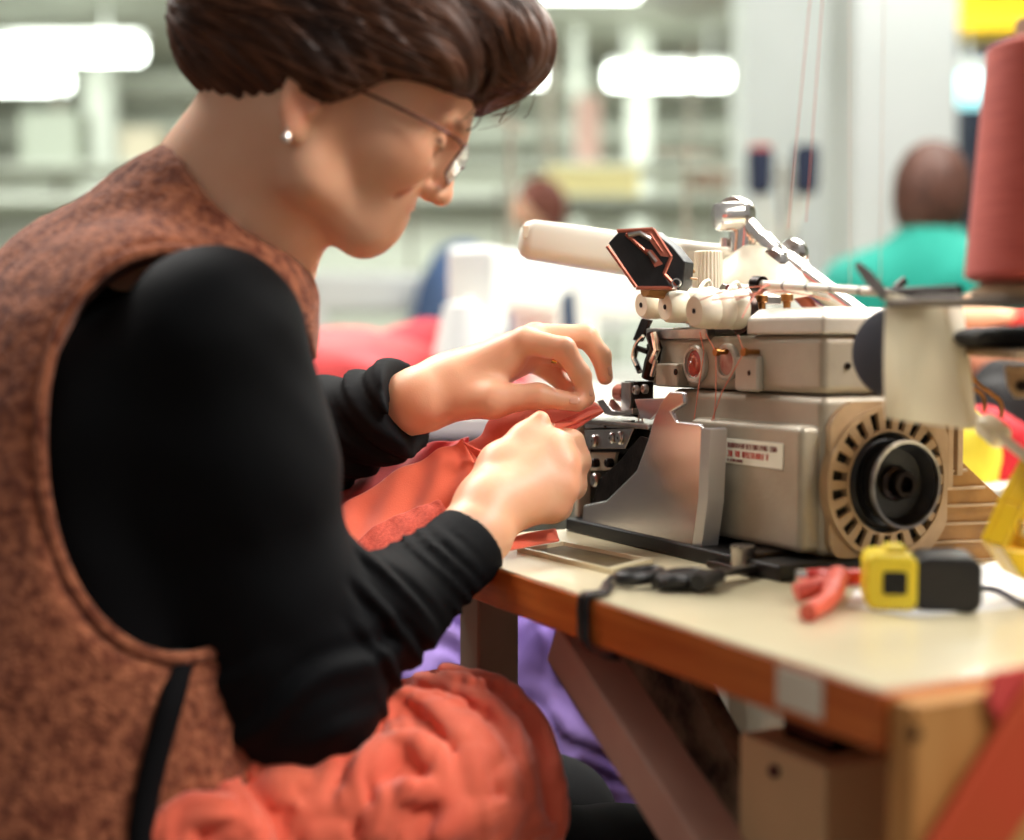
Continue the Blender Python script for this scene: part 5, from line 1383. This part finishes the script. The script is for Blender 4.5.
# strands following the surface from the forehead back to the roll
SH.post = None
rg = np.random.default_rng(3)
NSt = 1500
q0 = np.stack([rg.uniform(-.07, .14, NSt), rg.uniform(-.09, .05, NSt), rg.uniform(.02, .17, NSt)], 1)
p_ = A3(HO) + q0 @ RH.T
def gradp(p, e=.0015):
    g_ = np.stack([SH.ev(p+np.eye(3)[i]*e)-SH.ev(p-np.eye(3)[i]*e) for i in range(3)], 1); return g_/(np.linalg.norm(g_, axis=1, keepdims=True)+1e-9)
for _ in range(5):
    d_ = SH.ev(p_); p_ = p_ - gradp(p_)*d_[:, None]
ok = np.abs(SH.ev(p_)) < .002; p_ = p_[ok]; NSt = len(p_)
paths = [p_.copy()]; jit = rg.normal(scale=.10, size=(NSt, 3))
for k in range(22):
    g_ = gradp(p_); q_ = tohead(p_)
    fl = np.stack([-np.ones(NSt), np.zeros(NSt), -.15 - 2.2*np.clip(-q_[:, 0], 0, .1) + .9*np.clip(.06-np.abs(q_[:, 0]-.10), 0, .06)/.06*(q_[:, 0] > .08)], 1)
    fl = (fl + jit) @ RH.T; fl = fl - g_*(fl*g_).sum(1)[:, None]; fl /= np.linalg.norm(fl, axis=1, keepdims=True)+1e-9
    p_ = p_ + fl*.0045; p_ = p_ - gradp(p_)*SH.ev(p_)[:, None]*.9
    paths.append(p_.copy())
paths = np.stack(paths, 1)
V = []; Fc = []; colr = []; nn = 0
for i in range(NSt):
    pth = paths[i] ; L_ = pth.shape[0]
    off = rg.uniform(.0002, .0028); gN = (pth-A3(H(0, 0, .06))); gN = gN/np.linalg.norm(gN, axis=1, keepdims=True)
    env = np.sin(np.linspace(0, PI, L_))**.5
    pth = pth + gN*(off*env[:, None]-.0006)
    r_ = rg.uniform(.0004, .0010)*(.3+.7*env); tng = np.gradient(pth, axis=0); tng /= np.linalg.norm(tng, axis=1, keepdims=True)+1e-9
    sd_ = np.cross(tng, gN); sd_ /= np.linalg.norm(sd_, axis=1, keepdims=True)+1e-9
    b_ = np.stack([pth+sd_*r_[:, None], pth+gN*r_[:, None], pth-sd_*r_[:, None]], 1).reshape(-1, 3)
    V.append(b_); c_ = rg.choice([.55, .8, 1.1, 1.5, 2.0], p=[.25, .25, .25, .17, .08]); colr.append(np.full((L_*3, 3), c_))
    for a_ in range(L_-1):
        for k in range(3):
            k2 = (k+1) % 3; Fc.append((nn+a_*3+k, nn+a_*3+k2, nn+a_*3+3+k2, nn+a_*3+3+k))
    nn += L_*3
HS = obj('hair_strands', (np.concatenate(V), np.array(Fc)), M['hair'], HB, world=True, smooth=0)
HS['kind'] = 'stuff'
set_tint(HS, np.concatenate(colr))
# loose curls at the fringe and temple
g = MB()
def strand(pts, r_=.0005, n_=6):
    c_ = cr([P(*q) for q in pts], n_); g.tube(c_, [r_]*(len(c_)-1)+[r_*.4], 5)
rg2 = random.Random(5)
for i in range(34):
    x0 = rg2.uniform(470, 545); y0 = rg2.uniform(20, 60); Yq = 1.06+rg2.uniform(-.03, .05)
    x1 = x0 - rg2.uniform(0, 22); yl = y0 + rg2.uniform(25, 55) - (545-x0)*-.25
    strand([(x0, y0, Yq), (x0+rg2.uniform(-4, 8), (y0+yl)/2, Yq-.005), (x1+rg2.uniform(-6, 6), yl, Yq), (x1-rg2.uniform(4, 16), yl+rg2.uniform(2, 10), Yq+.005)], rg2.uniform(.0003, .0007))
for i in range(10):
    a_ = i*3.1
    strand([(540-a_, 66+i*2, 1.06), (533-a_, 76+i*1.5, 1.055), (524-a_, 74+i*2, 1.05), (516-a_, 84+i*2, 1.05), (508-a_, 80+i*2.4, 1.05), (500-a_, 90+i*1.5, 1.05)], .0005)
strand([(520, 95, 1.06), (516, 110, 1.06), (500, 124, 1.06), (478, 130, 1.06)], .0003)
hc = obj('loose_hair', g, M['hair'], HB, world=True, smooth=0); hc['kind'] = 'stuff'
set_tint(hc, np.full((len(hc.data.vertices), 3), .9))

# ---- spectacles and earring
GL = thing('eyeglasses_frame', None, None); bpy.data.objects.remove(GL)
def rrect2(s, cx, w_, h_, n=6, r=.006):
    out = []
    for sx, sz, a0_ in ((1, -1, -PI/2), (1, 1, 0), (-1, 1, PI/2), (-1, -1, PI)):
        for k in range(n+1):
            a_ = a0_+PI/2*k/n; y_ = cx+sx*(w_/2-r)+r*math.cos(a_); z_ = sz*(h_/2-r)+r*math.sin(a_)
            out.append((y_, z_))
    return out
g = MB(); gl = MB()
for s in (-1, 1):
    o_ = rrect2(s, s*.031, .046, .027)
    pts = [H(.1205 - abs(y_)*.18 + z_*.12, y_, .027+z_) for y_, z_ in o_]
    g.tube(pts + [pts[0]], .0011, 8); gl.prism(pts, H(.001, 0, 0)-H(0, 0, 0))
    g.tube(cr([H(.112, s*.054, .036), H(.100, s*.068, .038), H(.05, s*.0745, .034), (H(.01, s*.079, .028)), H(-.010, s*.083, .024), H(-.026, s*.080, .004)], 5), .0011, 8)
g.tube(cr([H(.119, -.009, .029), H(.122, 0, .033), H(.119, .009, .029)], 5), .0011, 8)
eg = obj('eyeglasses', g, M['frame'], W, world=True, smooth=0)
obj('lens', gl, M['lens'], eg, world=True)
ep = H(-.004, -.0825, -.027)
obj('earring', MB().lathe([(.0001, -.0038), (.0026, -.0028), (.0036, 0), (.0026, .0028), (.0001, .0038)], ep, (0, 0, 1), 16).tube([ep+Vector((0, 0, .003)), ep+Vector((.001, -.001, .007))], .0007, 6), mat('pearl', (236, 226, 220), .15, .5), W, world=True)

# ------------------------------------------------------------------ the coral garment
# lap part: heavy folds lying on the thighs
rgc = np.random.default_rng(11)
G5 = SDF()
G5.ell(P(424, 815, 1.02), (.100, .11, .080), k=.04)
G5.ell(P(470, 790, 1.08), (.058, .09, .074), k=.04)
G5.ell(P(446, 740, 1.13), (.074, .08, .050), k=.04)
G5.ell(P(300, 838, .98), (.09, .07, .058), k=.04)
G5.ell(P(200, 855, .93), (.058, .06, .046), k=.03)
base5 = SDF(); base5.p = list(G5.p)
def on5(q, off=.002):
    ys = np.arange(.82, 1.25, .004); d_ = base5.ev(np.array([A3(P(q[0], q[1], y_)) for y_ in ys])); h_ = np.nonzero(d_ < off)[0]
    return P(q[0], q[1], ys[h_[0]] if len(h_) else ys[np.argmin(d_)])
ridges = [
    ([(240, 742), (262, 775), (300, 812), (330, 850)], .011), ([(150, 832), (190, 812), (230, 822), (262, 850)], .011),
    ([(285, 770), (312, 795), (345, 842)], .009), ([(222, 780), (240, 812), (262, 838)], .008),
    ([(322, 790), (345, 742), (385, 712), (425, 708), (462, 735), (480, 790), (484, 845)], .011),
    ([(345, 812), (362, 775), (400, 748), (436, 765), (450, 815)], .010),
    ([(420, 684), (462, 690), (498, 722), (520, 775), (528, 835)], .011), ([(440, 676), (490, 686), (530, 728), (548, 775), (556, 830)], .010),
    ([(398, 700), (440, 706), (482, 738), (502, 790), (505, 840)], .009),
    ([(430, 845), (462, 822), (500, 815), (545, 828)], .009), ([(370, 838), (396, 800), (425, 792)], .009)]
for r_, ra_ in ridges:
    pts = cr([on5(q) for q in r_], 4); n_ = len(pts)
    G5.chain(pts, [ra_*(.4+.6*math.sin(PI*(.1+.8*i/(n_-1)))) for i in range(n_)], .007)
c5 = A3(P(345, 835, 1.0))
def post5(p, d):
    m_ = np.abs(d) < .03
    if not m_.any(): return d
    q_ = p[m_]; w_ = smooth_noise(q_, 4.5, 21, 2); w2 = smooth_noise(q_, 12, 8, 2)
    r_ = np.sqrt((((q_-c5)*np.array([1, .7, 1.15]))**2).sum(1))
    f1 = np.abs(np.sin(PI*(r_/.021 + .9*w_))); f2 = np.abs(np.sin(PI*((q_@np.array([.8, .2, -.5]))/.016 + 1.1*w2)))
    d = d.copy(); d[m_] += -.0060*f1*(.6+.4*np.tanh(w2)) - .0022*f2 + .003 + .0015*w2; return d
G5.post = post5
v, f = G5.mesh((-.34, .72, .42), (.16, 1.40, .78), .0028)
print('lap', len(v), time.time()-t0_)
GA = thing('coral_garment', 'coral knitted garment on the lap, fed by both hands into the overlock machine', 'garment', P(430, 800, 1.02)-UP*.09)
obj('lap_bundle', (v, f), M['coral'], GA, world=True, smooth=0)
# the part rising from the lap to the needle plate
def cloth_sheet(name, rows, n, m, amp, fr, seed, mtl, th=.0022, ph=0):
    g_ = sheet_px([[P(*q) for q in r] for r in rows], n, m)
    A_ = np.array([[list(q) for q in r] for r in g_]); R_, C_, _ = A_.shape
    du = np.gradient(A_, axis=0); dv = np.gradient(A_, axis=1); nr = np.cross(du, dv); nr /= np.linalg.norm(nr, axis=2, keepdims=True)+1e-9
    uu = np.linspace(0, 1, R_)[:, None]; vv_ = np.linspace(0, 1, C_)[None, :]
    nz = smooth_noise(A_.reshape(-1, 3), fr, seed, 2).reshape(R_, C_)
    fol = np.sin(2*PI*(uu*fr*.35 + .25*np.sin(vv_*5+ph)+.1*nz)) 
    A_ = A_ + nr*(amp*(.6*nz+.6*fol))[..., None]
    g = MB().sheet([[Vector(A_[i, j]) for j in range(C_)] for i in range(R_)])
    return obj(name, g, mtl, GA, world=True, solid=th, smooth=0, subsurf=1)
# rows run across the strip, left edge to right edge; strip goes from needle plate down-left to the lap
cloth_sheet('fed_strip', [
    [(596, 404, 1.270), (600, 407, 1.250), (604, 411, 1.235)],
    [(566, 404, 1.272), (574, 412, 1.245), (582, 420, 1.222)],
    [(520, 408, 1.268), (535, 418, 1.238), (552, 432, 1.205)],
    [(492, 418, 1.26), (505, 430, 1.235), (520, 445, 1.205)],
    [(480, 436, 1.25), (492, 450, 1.225), (505, 470, 1.195)],
    [(462, 446, 1.235), (470, 470, 1.21), (478, 495, 1.18)]], 8, 8, .0008, 10, 3, M['coral'])
cloth_sheet('rib_band', [
    [(596, 405, 1.2450), (600, 408, 1.2420), (604, 411, 1.2370)],
    [(560, 421, 1.222), (566, 426, 1.219), (572, 431, 1.214)],
    [(524, 434, 1.205), (530, 440, 1.202), (536, 447, 1.198)],
    [(490, 452, 1.190), (496, 460, 1.188), (503, 468, 1.185)],
    [(462, 441, 1.200), (472, 452, 1.198), (480, 462, 1.195)]], 8, 6, .0006, 12, 5, M['coralrib'])
cloth_sheet('front_fold', [
    [(464, 440, 1.222), (478, 470, 1.195), (488, 500, 1.17)],
    [(440, 452, 1.225), (446, 490, 1.19), (456, 520, 1.16)],
    [(400, 472, 1.225), (404, 520, 1.18), (420, 555, 1.14)],
    [(355, 498, 1.22), (352, 545, 1.17), (372, 592, 1.12)],
    [(322, 520, 1.21), (318, 580, 1.15), (340, 640, 1.09)]], 10, 10, .0035, 11, 7, M['coral'], ph=1)
cloth_sheet('lace_edge', [
    [(440, 500, 1.165), (448, 512, 1.155), (456, 522, 1.145)],
    [(410, 510, 1.168), (418, 528, 1.152), (428, 545, 1.14)],
    [(372, 528, 1.165), (378, 552, 1.15), (388, 575, 1.13)],
    [(345, 560, 1.16), (348, 590, 1.14), (356, 615, 1.12)]], 8, 6, .0018, 14, 9, M['coralrib'])
cloth_sheet('back_fold', [
    [(470, 438, 1.28), (468, 452, 1.27), (470, 470, 1.25)],
    [(430, 446, 1.29), (428, 468, 1.27), (430, 492, 1.24)],
    [(380, 468, 1.29), (376, 495, 1.26), (378, 520, 1.23)],
    [(330, 486, 1.28), (326, 520, 1.24), (330, 560, 1.20)]], 10, 8, .004, 9, 13, mat('deep_coral_lining', (214, 44, 40), .8, 0, (196, 34, 34), 10, .25, 900, sheen=.3), ph=2)
cloth_sheet('table_flap', [
    [(500, 545, 1.115), (520, 535, 1.15), (556, 528, 1.20)],
    [(492, 556, 1.105), (520, 548, 1.13), (560, 541, 1.17)]], 6, 6, .0005, 5, 3, M['coral'])
